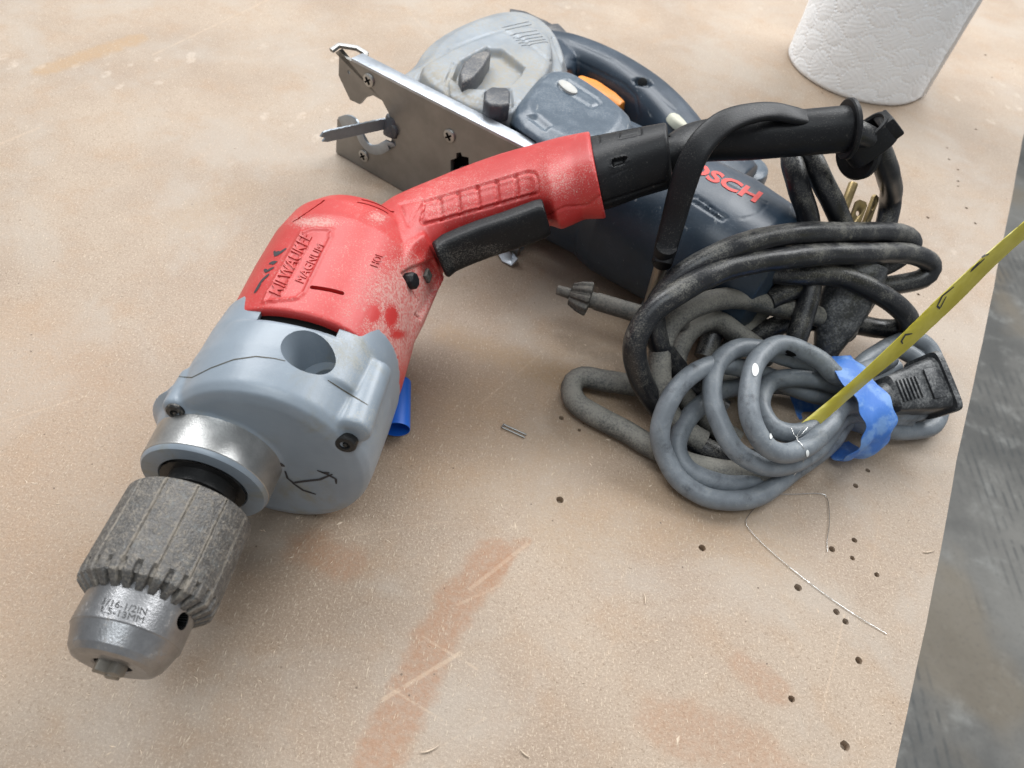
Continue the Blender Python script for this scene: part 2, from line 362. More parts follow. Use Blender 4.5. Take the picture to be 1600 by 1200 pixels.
def whole(name, mb, mat, base, label, cat, group=None, bev=0., kind=None, smooth=35):
    o = link(name, mb.mesh(name, base, bev, smooth=smooth), M[mat], None, base); return tag(o, label, cat, group, kind)
def baked(me, mods):                 # run modifiers on a mesh without operators
    o = bpy.data.objects.new('work', me); COL.objects.link(o)
    for ty, kw in mods:
        md = o.modifiers.new(ty, ty)
        for k, v in kw.items(): setattr(md, k, v)
    dg = bpy.context.evaluated_depsgraph_get(); dg.update()
    out = bpy.data.meshes.new_from_object(o.evaluated_get(dg)); bpy.data.objects.remove(o); return out
def fuse(mb, base, voxel=.0008, it=6, name='fused'):
    me = mb.mesh(name, base)
    return baked(me, [('REMESH', dict(mode='VOXEL', voxel_size=voxel, adaptivity=0)), ('SMOOTH', dict(factor=.5, iterations=it))])
def cut(me, cutter, base):
    c = bpy.data.objects.new('cutter', cutter.mesh('cutter', base)); COL.objects.link(c)
    out = baked(me, [('BOOLEAN', dict(operation='DIFFERENCE', object=c, solver='EXACT'))]); bpy.data.objects.remove(c); return out
def coords(me):
    n = len(me.vertices); co = np.empty(n*3, np.float32); me.vertices.foreach_get('co', co)
    no = np.empty(n*3, np.float32); me.vertex_normals.foreach_get('vector', no); return co.reshape(-1, 3).astype(float), no.reshape(-1, 3).astype(float)
def pdist(Q, pl):
    d = np.full(len(Q), 1e9)
    for a, b in zip(pl[:-1], pl[1:]):
        a = np.array(a, float); b = np.array(b, float); ab = b-a; t = np.clip(((Q-a)@ab)/max(ab@ab, 1e-9), 0, 1)
        d = np.minimum(d, np.linalg.norm(Q-a-t[:, None]*ab, axis=1))
    return d
def inside(Q, poly):
    r = np.zeros(len(Q), bool); x, y = Q[:, 0], Q[:, 1]
    for (x0, y0), (x1, y1) in zip(poly, poly[1:]+poly[:1]):
        if y0 == y1: continue
        c = ((y0 > y) != (y1 > y)) & (x < (x1-x0)*(y-y0)/(y1-y0)+x0); r ^= c
    return r
def sst(t): t = np.clip(t, 0, 1); return t*t*(3-2*t)
def carve(me, base, lines=(), areas=(), zmin=None):     # moulded-in lines and recesses, as displacement of the dense mesh
    co, no = coords(me); W_ = co+base; Q = prj(W_)
    face = ((CAM-W_)*no).sum(1) > 0.0
    disp = np.zeros(len(co))
    for pl, w, dep in lines:
        d = pdist(Q, pl); disp += np.where(face, -dep*(1-sst((d-w*.45)/(w*.6))), 0)
    for poly, soft, dep in areas:
        d = pdist(Q, poly+poly[:1]); ins = inside(Q, poly); disp += np.where(face & ins, -dep*sst(d/soft), 0)
    co += no*disp[:, None]; me.vertices.foreach_set('co', co.astype(np.float32).ravel()); me.update()
def dustattr(me, base, spots):       # patches where settled dust is thick: (x, y, radius, amount)
    co, no = coords(me); Q = prj(co+base); d = np.zeros(len(co))
    for x, y, rx, ry, k in spots: d = d+k*np.exp(-((Q[:, 0]-x)/rx)**2-((Q[:, 1]-y)/ry)**2)
    a = me.attributes.new('dust', 'FLOAT', 'POINT'); a.data.foreach_set('value', d.astype(np.float32))
def bvh(me, base):
    co, _ = coords(me); return BVHTree.FromPolygons([tuple(q) for q in co+base], [tuple(p.vertices) for p in me.polygons])
def hit(T, x, y, lift=0.):
    d = ray(x, y); d = d/np.linalg.norm(d); loc, nor, i, di = T.ray_cast(Vector(CAM), Vector(d), 5.)
    if loc is None: return None
    nv = np.array(nor); nv = nv if nv@d < 0 else -nv
    return np.array(loc)+nv*lift, nv
def strokes(T, lines, w, lift=.00015):   # pen strokes lying on a surface: w metres wide
    mb = MB()
    for pl in lines:
        P = []
        for a, b in zip(pl[:-1], pl[1:]):
            k = max(2, int(math.hypot(b[0]-a[0], b[1]-a[1])/3))
            for t in np.linspace(0, 1, k, endpoint=False): P.append((a[0]+(b[0]-a[0])*t, a[1]+(b[1]-a[1])*t))
        P.append(pl[-1]); H_ = [hit(T, x, y, lift) for x, y in P]; H_ = [h for h in H_ if h is not None]
        if len(H_) < 3: continue
        C_ = np.array([h[0] for h in H_]); N_ = np.array([h[1] for h in H_]); T_ = np.gradient(C_, axis=0)
        B_ = np.cross(N_, T_); B_ /= np.linalg.norm(B_, axis=1)[:, None]+1e-12
        ww = w*(1-.5*np.abs(np.linspace(-1, 1, len(C_)))**3)*.5
        V = np.concatenate([C_-B_*ww[:, None], C_+B_*ww[:, None]]); k = len(C_)
        mb.add(V, [(i, i+1, k+i+1, k+i) for i in range(k-1)])
    return mb
def lettering(text, T, quad, depth=.0003, lift=.0001, bold=.0, shear=0., spacing=1.):
    # moulded or printed letters laid on a surface between four corner points (bottom left, bottom right, top right, top left)
    cu = bpy.data.curves.new('t', 'FONT'); cu.body = text; cu.size = 1; cu.offset = bold; cu.shear = shear; cu.space_character = spacing; cu.resolution_u = 3
    o = bpy.data.objects.new('t', cu); COL.objects.link(o); dg = bpy.context.evaluated_depsgraph_get(); me = bpy.data.meshes.new_from_object(o.evaluated_get(dg)); bpy.data.objects.remove(o)
    bm = bmesh.new(); bm.from_mesh(me); bmesh.ops.triangulate(bm, faces=bm.faces); bmesh.ops.subdivide_edges(bm, edges=[e for e in bm.edges if e.calc_length() > .25], cuts=2); bmesh.ops.triangulate(bm, faces=bm.faces)
    bm.verts.index_update(); V = np.array([v.co[:2] for v in bm.verts]); F_ = [tuple(v.index for v in f.verts) for f in bm.faces]
    bnd = [(e.verts[0].index, e.verts[1].index) for e in bm.edges if len(e.link_faces) == 1]; bm.free(); bpy.data.meshes.remove(me)
    lo, hi = V.min(0), V.max(0); U = (V-lo)/(hi-lo); q = [np.array(p, float) for p in quad]; bot = []; top = []
    ctr = np.mean(q, axis=0); h0 = hit(T, *ctr); h0 = h0 if h0 else (at(*ctr), np.array([0, 0, 1.]))
    for u, v in U:
        p = (1-v)*((1-u)*q[0]+u*q[1])+v*((1-u)*q[3]+u*q[2]); h = hit(T, *p)
        if h is None: h = (onplane(p[0], p[1], h0[0], h0[1]), h0[1])
        bot.append(h[0]-h[1]*.0004); top.append(h[0]+h[1]*(lift+depth))
    k = len(V); mb = MB(); mb.add(np.array(bot+top), [tuple(k+i for i in f) for f in F_]+[(a, b, k+b, k+a) for a, b in bnd]); return mb
def slots(me, base, L_):      # narrow slots cut into a moulding between two points seen on its surface
    T = bvh(me, base)
    for p, q, w, dep in L_:
        a, b = hit(T, *p), hit(T, *q)
        if a is None or b is None or np.linalg.norm(a[0]-b[0]) > .03: continue
        n = a[1]+b[1]; n /= np.linalg.norm(n); u = b[0]-a[0]; L = np.linalg.norm(u); u /= L; v = np.cross(n, u); v /= np.linalg.norm(v); n = np.cross(u, v)
        if n@(a[1]+b[1]) < 0: n = -n
        c = (a[0]+b[0])/2; t = np.linspace(0, 2*math.pi, 24, endpoint=False); st = np.where(np.cos(t+.01) > 0, 1, -1)*(L/2-w/2)
        ring = np.outer(st+w/2*np.cos(t), u)+np.outer(w/2*np.sin(t), v); new = cut(me, MB().rings([c+n*.003+ring, c-n*dep+ring]), base)
        if len(new.polygons) > .9*len(me.polygons): me = new
    return me
def spline(P, step=.0025):
    P = np.asarray(P, float); P = np.concatenate([[2*P[0]-P[1]], P, [2*P[-1]-P[-2]]]); out = []
    for i in range(1, len(P)-2):
        a, b, c, d = P[i-1:i+3]; k = max(2, int(np.linalg.norm(c-b)/step))
        for t in np.linspace(0, 1, k, endpoint=False):
            out.append(.5*((2*b)+(c-a)*t+(2*a-5*b+4*c-d)*t*t+(3*b-a-3*c+d)*t**3))
    out.append(P[-2]); return np.array(out)
def path(l): return spline([at(x, y, z) for x, y, z in l])
#BODY
# ================================================================== floor and bench
mb = MB(); mb.add([(-3, -3, -.9), (5, -3, -.9), (5, 5, -.9), (-3, 5, -.9)], [(0, 1, 2, 3)])
fl = link('floor', mb.mesh('floor', (0, 0, -.9)), M['floor'], None, (0, 0, -.9)); fl['kind'] = 'structure'
# a saw-cut control joint on the floor, a shallow raised slab edge
eT = at(1602, 205); eM = at(1597, 228); eB = at(1400, 1200); dE = (eM-eB)/np.linalg.norm(eM-eB)
e0 = eB-dE*.35; e1 = eB+dE*1.4; e0[2] = e1[2] = 0
bench = Thing('workbench', BO, 'tan pressed fibre board workbench top with screw holes and brown stains under the tools', 'workbench')
L_ = np.array([-1.1, 0, 0]); th = np.array([0, 0, -.019])
wob = []                              # the sawn right edge is not quite straight
for t in np.linspace(0, 1, 90): wob.append(e0+(e1-e0)*t+np.array([1, 0, 0])*.0006*math.sin(t*47)*math.sin(t*13+1)+np.array([rng.normal(0, .00015), 0, 0]))
poly = [tuple(p) for p in wob]+[(-1.1, e1[1], 0), (-1.1, e0[1], 0)]
HOLES = [(877, 653, 1.25), (875, 781, 1.7), (1097, 856, 1.6), (1337, 759, 1.3), (1335, 844, 1.3), (1300, 858, 1.5), (1332, 872, 1.1), (1337, 876, .9), (1370, 898, 1.2), (1247, 918, 1.7), (1307, 956, 1.4),
  (1321, 971, 1.4), (1342, 1032, 1.5), (1320, 1165, 1.8), (1237, 1092, 1.3), (1323, 708, 1.3), (1356, 735, 1.2), (1510, 325, 1.2), (1524, 349, 1.1), (1450, 340, 1.2), (1459, 433, 1.2), (1435, 460, 1.), (1499, 460, 1.1), (1452, 507, 1.1),
  (1480, 231, .9), (1483, 249, 1.), (1497, 265, 1.), (1497, 283, 1.1), (1497, 291, .9), (1525, 202, 1.1), (1550, 121, .9), (1540, 86, 1.4), (1582, 107, .8), (1285, 145, .8), (905, 672, .9)]
from mathutils.geometry import delaunay_2d_cdt
circ = []
for x, y, r_ in HOLES:
    p = at(x, y); rr = [r_*1e-3*(1+rng.normal(0, .05)) for _ in range(14)]
    if any(np.linalg.norm(p[:2]-q[0]) < r_*1e-3+q[1]*1e-3+.0003 for q in circ): continue
    circ.append((p[:2], r_, [(p[0]+rr[j]*math.cos(j*math.pi/7), p[1]+rr[j]*math.sin(j*math.pi/7)) for j in range(14)]))
V2 = [Vector(p[:2]) for p in poly]; loopsF = [list(range(len(poly)))]
for _, _, cp in circ:
    loopsF.append(list(range(len(V2), len(V2)+14))); V2 += [Vector(q) for q in cp]
vv, ee, ff, *_r0 = delaunay_2d_cdt(V2, [(l[i], l[(i+1) % len(l)]) for l in loopsF for i in range(len(l))], [], 0, 1e-7)
vv = np.array([tuple(v) for v in vv]); keep = []; PL = [tuple(p[:2]) for p in poly]
cen = np.array([vv[list(f)].mean(0) for f in ff]); ok = inside(cen, PL)
for q, r_, cp in circ: ok &= ~inside(cen, cp)
mb = MB(); mb.add(np.c_[vv, np.zeros(len(vv))], [tuple(f) for f, o_ in zip(ff, ok) if o_])
k = len(poly); side0 = mb.n; mb.add([p for p in poly]+[(p[0], p[1], -.019) for p in poly], [tuple(range(k, 2*k))[::-1]]+[(i, k+i, k+(i+1) % k, (i+1) % k) for i in range(k)])
for q, r_, cp in circ:      # drilled holes: walls and a ragged floor
    c0 = np.array(cp); dep = .003+.0004*r_
    R = [np.c_[q+(c0-q)*s_, np.full(14, z_)] for s_, z_ in ((1, 0), (.92, -.0006), (.9, -dep), (.1, -dep-.0006))]
    mb.rings(R, False); mb.f.append(tuple(range(mb.n-14, mb.n)))
bme = bpy.data.meshes.new('board'); bme.from_pydata((np.concatenate(mb.v)-BO).tolist(), [], mb.f)
bm = bmesh.new(); bm.from_mesh(bme); bmesh.ops.remove_doubles(bm, verts=bm.verts, dist=1e-6)
bmesh.ops.recalc_face_normals(bm, faces=bm.faces); bm.to_mesh(bme); bm.free(); shade(bme, 30)
bme.materials.clear(); bme.materials.append(M['board']); bme.materials.append(M['boardedge'])
for p in bme.polygons:
    if p.normal[0] > .8 and p.center[2] < -.002 and p.area > 1e-5: p.material_index = 1
bo = bpy.data.objects.new('board', bme); COL.objects.link(bo); bo.parent = bench.o
n_ = np.array([dE[1], -dE[0], 0])
mid = (e0+e1)/2
bench.part('apron', MB().box(mid-n_*.06+np.array([0, 0, -.064]), dE, n_, (0, 0, 1), .86, .019, .0445), 'boardedge')
for s in (-.7, .75):
    bench.part('leg', MB().box(mid+dE*s-n_*.125+np.array([0, 0, -.4615]), dE, n_, (0, 0, 1), .045, .045, .4385), 'boardedge')
# loose fibres and saw dust on the board
def flakes(n, name):
    mb = MB()
    V = []; Fc = []
    for i in range(n):
        x, y = rng.uniform(-50, 1500), rng.uniform(60, 1230); p = at(x, y)
        if p[0] > eB[0]-.005+(p[1]-eB[1])*dE[0]/dE[1]: continue
        L = abs(rng.normal(0, .0005))+.0004; w = L*rng.uniform(.12, .3); t = rng.uniform(0, math.pi); u = np.array([math.cos(t), math.sin(t), rng.normal(0, .06)]); v = np.array([-u[1], u[0], 0]); k = len(V); h = w*.35
        bend = v*L*rng.normal(0, .22)
        V += [p-u*L+bend, p+v*w, p+u*L+bend, p-v*w, p+np.array([0, 0, h+.0002])]; Fc += [(k, k+1, k+4), (k+1, k+2, k+4), (k+2, k+3, k+4), (k+3, k, k+4)]
    mb.add(V, Fc); o = link(name, mb.mesh(name, BO, smooth=60), M['boardedge'], None, BO)
    return tag(o, 'fine pale wood fibres and sawdust scattered over the board', 'sawdust', None, 'stuff')
flakes(900, 'sawdust')
# bigger shavings
for i, (x, y, a, L, lb) in enumerate([(1452, 862, .35, .0030, 'pale wood splinter near the right edge of the board'), (1008, 935, 1.7, .0022, 'pale curled wood shaving on the bare middle of the board'), (672, 1172, .5, .0032, 'largest pale wood shaving beside the rusty brown stain'), (820, 1178, -.5, .0020, 'small pale wood shaving to the right of the brown stain at the front')]):
    c = at(x, y, .0005); u = np.array([math.cos(a), math.sin(a), 0]); v = np.array([-u[1], u[0], 0])
    P = spline([c-u*L+v*L*.12, c-u*L*.4-v*L*.03, c+u*L*.4, c+u*L+v*L*.16], .0006)
    whole('wood_shaving', MB().tube(P, np.interp(np.linspace(0, 1, len(P)), [0, .4, 1], [.00012, .0003, .0001]), 6), 'boardedge', c*np.array([1, 1, 0]), lb, 'wood shaving', 'wood shavings on the board')

# ================================================================== paper roll
RB = np.array([.2410, .6470, 0.])
RR = .0595; RH = .26
def roll():
    nt, nz = 900, 460; t = np.linspace(0, 2*math.pi, nt, endpoint=False); z = np.concatenate([np.linspace(0, .13, 400), np.linspace(.134, RH, 60)])
    Tt, Z = np.meshgrid(t, z); ss = Tt*RR
    d = .00010*np.sin(ss*900+3*np.sin(Z*300))*np.sin(Z*1100+2*np.sin(ss*260))
    ctr = [(a, b) for a in np.arange(0, 2*math.pi*RR, .0153*2) for b in np.arange(.004, .13, .024)] + [(a+.0153, b+.012) for a in np.arange(0, 2*math.pi*RR, .0153*2) for b in np.arange(.004, .13, .024)]
    for a, b in ctr:
        rot = rng.uniform(0, math.pi); dx = (ss-a+math.pi*RR) % (2*math.pi*RR)-math.pi*RR; dy = Z-b; m_ = (abs(dx) < .014) & (abs(dy) < .014)
        u_ = dx*math.cos(rot)+dy*math.sin(rot); v_ = -dx*math.sin(rot)+dy*math.cos(rot); rr = np.hypot(u_/.0105, v_/.0075); an = np.arctan2(v_, u_)
        ringm = np.exp(-((rr-1)/.09)**2)*(.5+.5*np.cos(an*22)); d += np.where(m_, -.00038*ringm, 0)
        d += np.where(m_, .0002*np.exp(-(rr/.8)**4), 0)
    edge = np.minimum(1, Z/.004); rad = RR+d-(1-np.sqrt(np.clip(1-(1-edge)**2, 0, 1)))*.003
    V = np.stack([RB[0]+rad*np.cos(Tt), RB[1]+rad*np.sin(Tt), Z], -1).reshape(-1, 3); Fc = []
    for i in range(nz-1):
        b = i*nt
        Fc += [(b+j, b+(j+1) % nt, b+nt+(j+1) % nt, b+nt+j) for j in range(nt)]
    mb = MB(); mb.add(V, Fc); mb.lathe([(.003, RR-.003), (.001, RR-.006), (.001, .02), (RH, .02), (RH, RR)], RB, (0, 0, 1), 120); return mb
rt = Thing('paper_roll', RB, 'white embossed paper roll standing upright at the back of the board', 'paper roll')
rt.part('paper', roll(), 'paper', smooth=80)
# loose end of the sheet, standing a little off the roll
a0 = math.atan2(*(at(1440, 150)-RB)[1::-1])
P = []
for s in np.linspace(0, 1, 14):
    a = a0-.16+.22*s; r_ = RR+.0006+.0016*s**2; P.append((RB[0]+r_*math.cos(a), RB[1]+r_*math.sin(a)))
mb = MB(); k = len(P); V = [(x, y, .0015) for x, y in P]+[(x, y, RH-.002) for x, y in P]; mb.add(V, [(i, i+1, k+i+1, k+i) for i in range(k-1)])
me = baked(mb.mesh('loose_sheet', RB), [('SOLIDIFY', dict(thickness=.0005))]); rt.part('loose_sheet', me, 'paper')
# ================================================================== corded drill
DB = np.array([-.08, .16, 0.])
drill = Thing('corded_drill', DB, 'dusty red corded drill with grey gear case and worn keyed chuck, lying on its side', 'drill')
AX, AZ = -.098, .0418
Yv = np.array([0, 1., 0]); Xv = np.array([1., 0, 0]); Zv = np.array([0, 0, 1.])
def A(y): return np.array([AX, y, AZ])
def ysec(y, cx, cz, rx, rz, e=2.3): return (np.array([cx, y, cz]), Xv, Zv, rx, rz, e)
# ---- red housing: body and handle fused into one moulding
hb = MB()
hb.loft([ysec(.1662, -.0785, .0435, .0343, .0390), ysec(.18, -.0782, .0440, .0346, .0392), ysec(.20, -.0785, .0448, .0345, .0390), ysec(.220, -.0790, .0458, .0335, .0378),
  ysec(.234, -.0800, .0465, .0305, .0345), ysec(.243, -.080, .0470, .0255, .0300), ysec(.250, -.079, .0475, .0185, .0235), ysec(.2545, -.077, .048, .010, .014)], 64)
# lower right flank runs back into the handle root
def hsec(a, b, th, e=2.5, o=0., w0=None):
    # a section of the grip whose outline, seen from the camera, runs from a to b
    p, q = dp(*a, o), dp(*b, o); c = (p+q)/2; u = p-q; w = np.linalg.norm(u)*.4; u /= np.linalg.norm(u)
    A_, B_ = np.array(a, float), np.array(b, float); n = B_-A_; L = np.linalg.norm(n); n /= L; t = np.linspace(0, 2*math.pi, 64); ct, st = np.cos(t), np.sin(t)
    for _ in range(10):
        R = c+np.outer(w*np.sign(ct)*abs(ct)**(2/e), u)+np.outer(th*np.sign(st)*abs(st)**(2/e), DN); k = (prj(R)-A_)@n
        m = np.linalg.norm(p-q)/L; c = c+u*((k.max()+k.min()-L)/2*m); w = w0 if w0 else max(.003, w+(L-(k.max()-k.min()))/2*m)
    return (c, u, DN, w, th, e)
hb.loft([hsec((585, 330), (640, 500), .0200), hsec((621, 305), (668, 470), .0190), hsec((648, 292), (690, 425), .0170), hsec((682, 279), (708, 404), .0150, 2.8),
  hsec((718, 265), (733, 388), .0140, 2.9), hsec((750, 253), (762, 378), .0136, 2.9), hsec((787, 240), (798, 364), .0136, 2.9), hsec((825, 229), (836, 352), .0136, 2.9), hsec((846, 223), (858, 354), .0140, 2.8), hsec((860, 219), (872, 359), .0146, 2.7), hsec((880, 214), (888, 352), .0150, 2.6), hsec((898, 210), (908, 343), .0154, 2.5), hsec((921, 205), (943, 342), .0164, 2.5), hsec((923, 205), (945, 341), .0160, 2.5)], 64)
# switch facet: a swelling beside the trigger root
hb.loft([hsec((600, 410), (622, 560), .017), hsec((628, 392), (650, 510), .0165), hsec((655, 375), (676, 455), .0145), hsec((668, 365), (690, 432), .0125)], 48)
hme = fuse(hb, DB, .00075, 9, 'housing')
def z3(*l): return [(400+.375*x, 180+.375*y) for x, y in l]
g = 3.2
LN = []
pad_d = .0009
pad = z3((700, 362), (1128, 237), (1158, 240), (1170, 262), (1176, 324), (770, 436), (700, 452), (690, 440), (700, 362)); LN.append((pad, 3.0, pad_d))
for a, b in (((765, 345), (775, 435)), ((840, 322), (850, 412)), ((920, 298), (930, 388)), ((1000, 275), (1010, 365)), ((1080, 252), (1090, 342))): LN.append((z3(a, b), 3.6, .0008))
LN.append((z3((598, 372), (690, 352), (636, 460), (598, 372)), 2.6, .0005))
LN.append((z3((1205, 420), (1290, 382), (1380, 376), (1432, 338)), 2.2, .0005))
LN.append((z3((200, 455), (45, 740)), 1.5, -.0002))
bad = z3((30, 778), (190, 492), (235, 474), (318, 476), (300, 530), (195, 742), (168, 764), (30, 778)); LN.append((bad, 2.4, -.0006))
LN.append((z3((105, 750), (165, 640), (215, 545)), 2.0, -.00045))
AR = [(z3((598, 655), (640, 630), (742, 592), (792, 672), (700, 842), (668, 836), (672, 770)), 5., .0016),
      (z3((655, 742), (690, 790), (694, 778), (664, 728)), 2.5, .004), (z3((655, 830), (690, 860), (694, 838), (672, 818)), 2.5, .002),
      (z3((700, 372), (1128, 250), (1166, 262), (1168, 318), (775, 424), (705, 440)), 6, .0004)]
carve(hme, DB, LN, AR)
SL = [((420, 362), (552, 411), .0015, .004), ((438, 352), (577, 402), .0015, .004), ((458, 345), (596, 392), .0015, .004), ((224, 716), (368, 744), .0019, .0045)]
SL += [((150+23*k, 446-15*k), (185+20*k, 428-15*k), .0010, .002) for k in range(6)]
hme = slots(hme, DB, [(z3(a_)[0], z3(b_)[0], w_, d_) for a_, b_, w_, d_ in SL])
SPOTS = [(645, 455, 45, 45, 1.5), (600, 470, 50, 60, .7), (492, 347, 34, 8, 2.0), (590, 340, 16, 9, 1.2), (640, 520, 40, 50, 1.2), (605, 550, 40, 50, 1.0), (770, 285, 120, 26, .45), (690, 330, 50, 24, .4), (870, 280, 40, 40, .3), (700, 395, 24, 16, .5), (584, 490, 8, 10, -3.2), (612, 494, 9, 15, -3.2), (560, 494, 6, 8, -2.4), (622, 522, 12, 8, -2.0)]
dustattr(hme, DB, SPOTS)
shade(hme, 50)
housing = drill.part('housing', hme, 'red', smooth=50)
TH_ = bvh(hme, DB)
# moulded badge words
drill.part('badge_lettering', lettering('MILWAUKEE', TH_, [(438, 463), (489, 369), (471, 362), (419, 457)], .0005, .0, .006, .15), 'redtxt', housing)
drill.part('badge_lettering', lettering('MAGNUM', TH_, [(474, 443), (508, 385), (496, 380), (461, 438)], .0004, .0), 'redtxt', housing)
drill.part('moulded_mark', lettering('HOL', TH_, [(590, 418), (600, 398), (588, 394), (578, 414)], .0003), 'redtxt', housing)
def zm(*l): return [(380+.15*x, 340+.15*y) for x, y in l]
mk = [zm((325, 350), (340, 395), (365, 382), (450, 322)), zm((345, 360), (380, 368)), zm((272, 482), (300, 470), (342, 466), (300, 490)), zm((222, 540), (245, 562), (275, 545), (322, 520)), zm((165, 700), (215, 640), (272, 588)), zm((120, 788), (150, 740), (185, 672))]
drill.part('marker_writing', strokes(TH_, mk, .0016), 'marker', housing)
# ---- dark throat between housing and gear case
drill.part('motor_throat', MB().loft([ysec(.1600, -.0790, .0425, .0318, .0366), ysec(.176, -.0785, .0435, .031, .036)], 48), 'void')
# ---- trigger
tb = MB(); OT = .003
OT = .0
tl = [((677, 384), (693, 426)), ((682, 377), (698, 433)), ((693, 369), (711, 421)), ((721, 358), (736, 409)), ((749, 347), (763, 399)), ((789, 334), (801, 387)), ((838, 318), (849, 367)), ((849, 315), (860, 361))]
tb.loft([hsec(a_, b_, .0074 if k_ in (0, 7) else .0083, 4, .0005, .0050) for k_, (a_, b_) in enumerate(tl)], 48)
tme = fuse(tb, DB, .0007, 4, 'trigger'); dustattr(tme, DB, [(760, 395, 70, 18, 1.0), (700, 415, 20, 20, .5)])
drill.part('trigger', tme, 'blackrub', smooth=50)
# ---- reversing switch and lock button
def nub(px, r_, h, n, rot=0, sink=.001, top=.85):
    c, nv = hit(TH_, *px); u = np.cross(nv, [0, 1, 0]); u /= np.linalg.norm(u); v = np.cross(nv, u); mb = MB(); R = []
    for hh, k in ((-sink, 1), (h*.8, 1), (h, top), (h*1.02, top*.5)):
        t = np.arange(n)*2*math.pi/n+rot; R.append(c+nv*hh+r_*k*(np.outer(np.cos(t), u)+np.outer(np.sin(t), v)))
    return mb.rings(R)
drill.part('reversing_switch', nub((636, 440), .0036, .0042, 8, .2), 'blackrub', bev=.0004)
drill.part('lock_button', nub((666, 431), .0032, .0016, 4, .9, .001, .92), 'key', bev=.0002)
# ---- gear case
gb = MB()
gcx, gcz = -.0808, .0408
gb.loft([ysec(.1303, gcx, gcz, .0310, .0345, 2.05), ysec(.1313, gcx, gcz, .0345, .0381, 2.05), ysec(.1343, gcx, gcz, .0362, .0398, 2.05), ysec(.140, gcx, gcz, .0368, .0405, 2.05), ysec(.150, gcx, gcz+.0006, .0368, .0408, 2.15), ysec(.1612, gcx+.001, gcz+.0012, .0362, .0405, 2.2)], 80)
gb.loft([ysec(.146, gcx+.001, gcz+.001, .0352, .0372, 2.8), ysec(.163, gcx+.0015, gcz+.0015, .0352, .0378, 2.8), ysec(.1765, gcx+.002, gcz+.002, .0350, .0372, 2.7)], 80)   # squarer rear flange
for x_, z_, ya, yb, r_ in ((-.0500, .0640, .1335, .163, .0064), (-.1090, .0610, .1300, .146, .0058), (-.1120, .040, .1235, .150, .0058)):
    gb.lathe([(0, r_*.7), (.0012, r_), (yb-ya, r_)], (x_, ya, z_), Yv, 28, True)
# nose that carries the spindle collar
gb.lathe([(0, .0205), (.004, .0212), (.012, .024), (.016, .028)], A(.122), Yv, 48, True)
gme = fuse(gb, DB, .00075, 5, 'gear_case')
# seat the dark slit along the top
cu = MB()
pc = at(478, 543, .082); hd = np.array([-.30, .10, 1.]); hd /= np.linalg.norm(hd)
cu.cyl(pc+hd*.02, pc-hd*.0135, .0079, n=40)
pin = pc-hd*.0135+np.array([.0022, -.0008, 0]); cu2 = MB().cyl(pin+hd*.004, pin-hd*.010, .0048, n=32)
sc1 = at(541, 694, .060); sc1 = np.array([-.0475, .128, .0575]); sc2 = np.array([-.1145, .127, .0585])
gme = cut(gme, cu, DB); gme = cut(gme, cu2, DB); gme = cut(gme, MB().box((-.0772, .1666, .092), Xv, Yv, Zv, .0140, .0044, .0165), DB)
dustattr(gme, DB, [(545, 560, 50, 40, 1.1), (560, 650, 40, 40, .8), (420, 590, 60, 16, .3), (590, 690, 20, 60, .7), (500, 540, 30, 20, .5)])
shade(gme, 40)
gear = drill.part('gear_case', gme, 'gear', smooth=40)
TG = bvh(gme, DB)
def screw(px, r_):
    c, nv = hit(TG, *px); d = np.array([.0, -1, .12]); d /= np.linalg.norm(d); c = c-d*.002
    mb = MB().lathe([(-.003, r_*1.15), (.0024, r_*1.15), (.0029, r_), (.0031, r_*.55), (.0020, r_*.5), (.0020, r_*.3), (.0030, r_*.22), (.0031, 0.0001)], c, d, 24); return mb
drill.part('screw', screw((540, 693), .0034), 'screw', gear); drill.part('screw', screw((275, 643), .0030), 'screw', gear)
def z1(*l): return [(80+.375*x, 640+.375*y) for x, y in l]
mk = [z1((880, 183), (900, 190), (905, 200)), z1((932, 232), (950, 226), (972, 236)), z1((975, 255), (985, 285), (1010, 304), (1050, 298), (1120, 290), (1172, 268)), z1((1108, 252), (1150, 268), (1186, 288), (1188, 308)), z1((1003, 302), (1050, 335), (1104, 352)), z1((1128, 262), (1160, 262)), z1((785, 115), (800, 130), (850, 150))]
drill.part('marker_writing', strokes(TG, mk, .0012), 'marker', gear)
# joint between the two case halves, its dark line drawn in colour, not carved
M['seam_line'] = dusty('seam_brown', (.05, .042, .022), .6, topbias=0)
SEAM = [(270, 588), (300, 590), (330, 575), (365, 562), (400, 557), (428, 560), (446, 564)]; SEAM2 = [(512, 594), (535, 609), (575, 633)]
for pl_ in (SEAM, SEAM2): drill.part('joint_line', strokes(TG, [pl_], .00045, .0001), 'seam_line', gear)
# ---- spindle collar, spindle
drill.part('spindle_collar', MB().lathe([(.0165, .0150), (.0, .0152), (.0003, .0165), (.0006, .0215), (.0012, .0222), (.0165, .0226), (.0185, .0236)], A(.1165), Yv, 72), 'steel')
drill.part('collar_face', MB().lathe([(.0, .0150), (-.0006, .0156), (-.0006, .0212), (.0004, .0219), (.002, .0221)], A(.1165), Yv, 72), 'gear')
drill.part('spindle', MB().lathe([(0, .0001), (0, .0095), (.007, .0095), (.0075, .0118), (.012, .0118), (.012, .0149), (.013, .0001)], A(.1035), Yv, 20), 'dark')
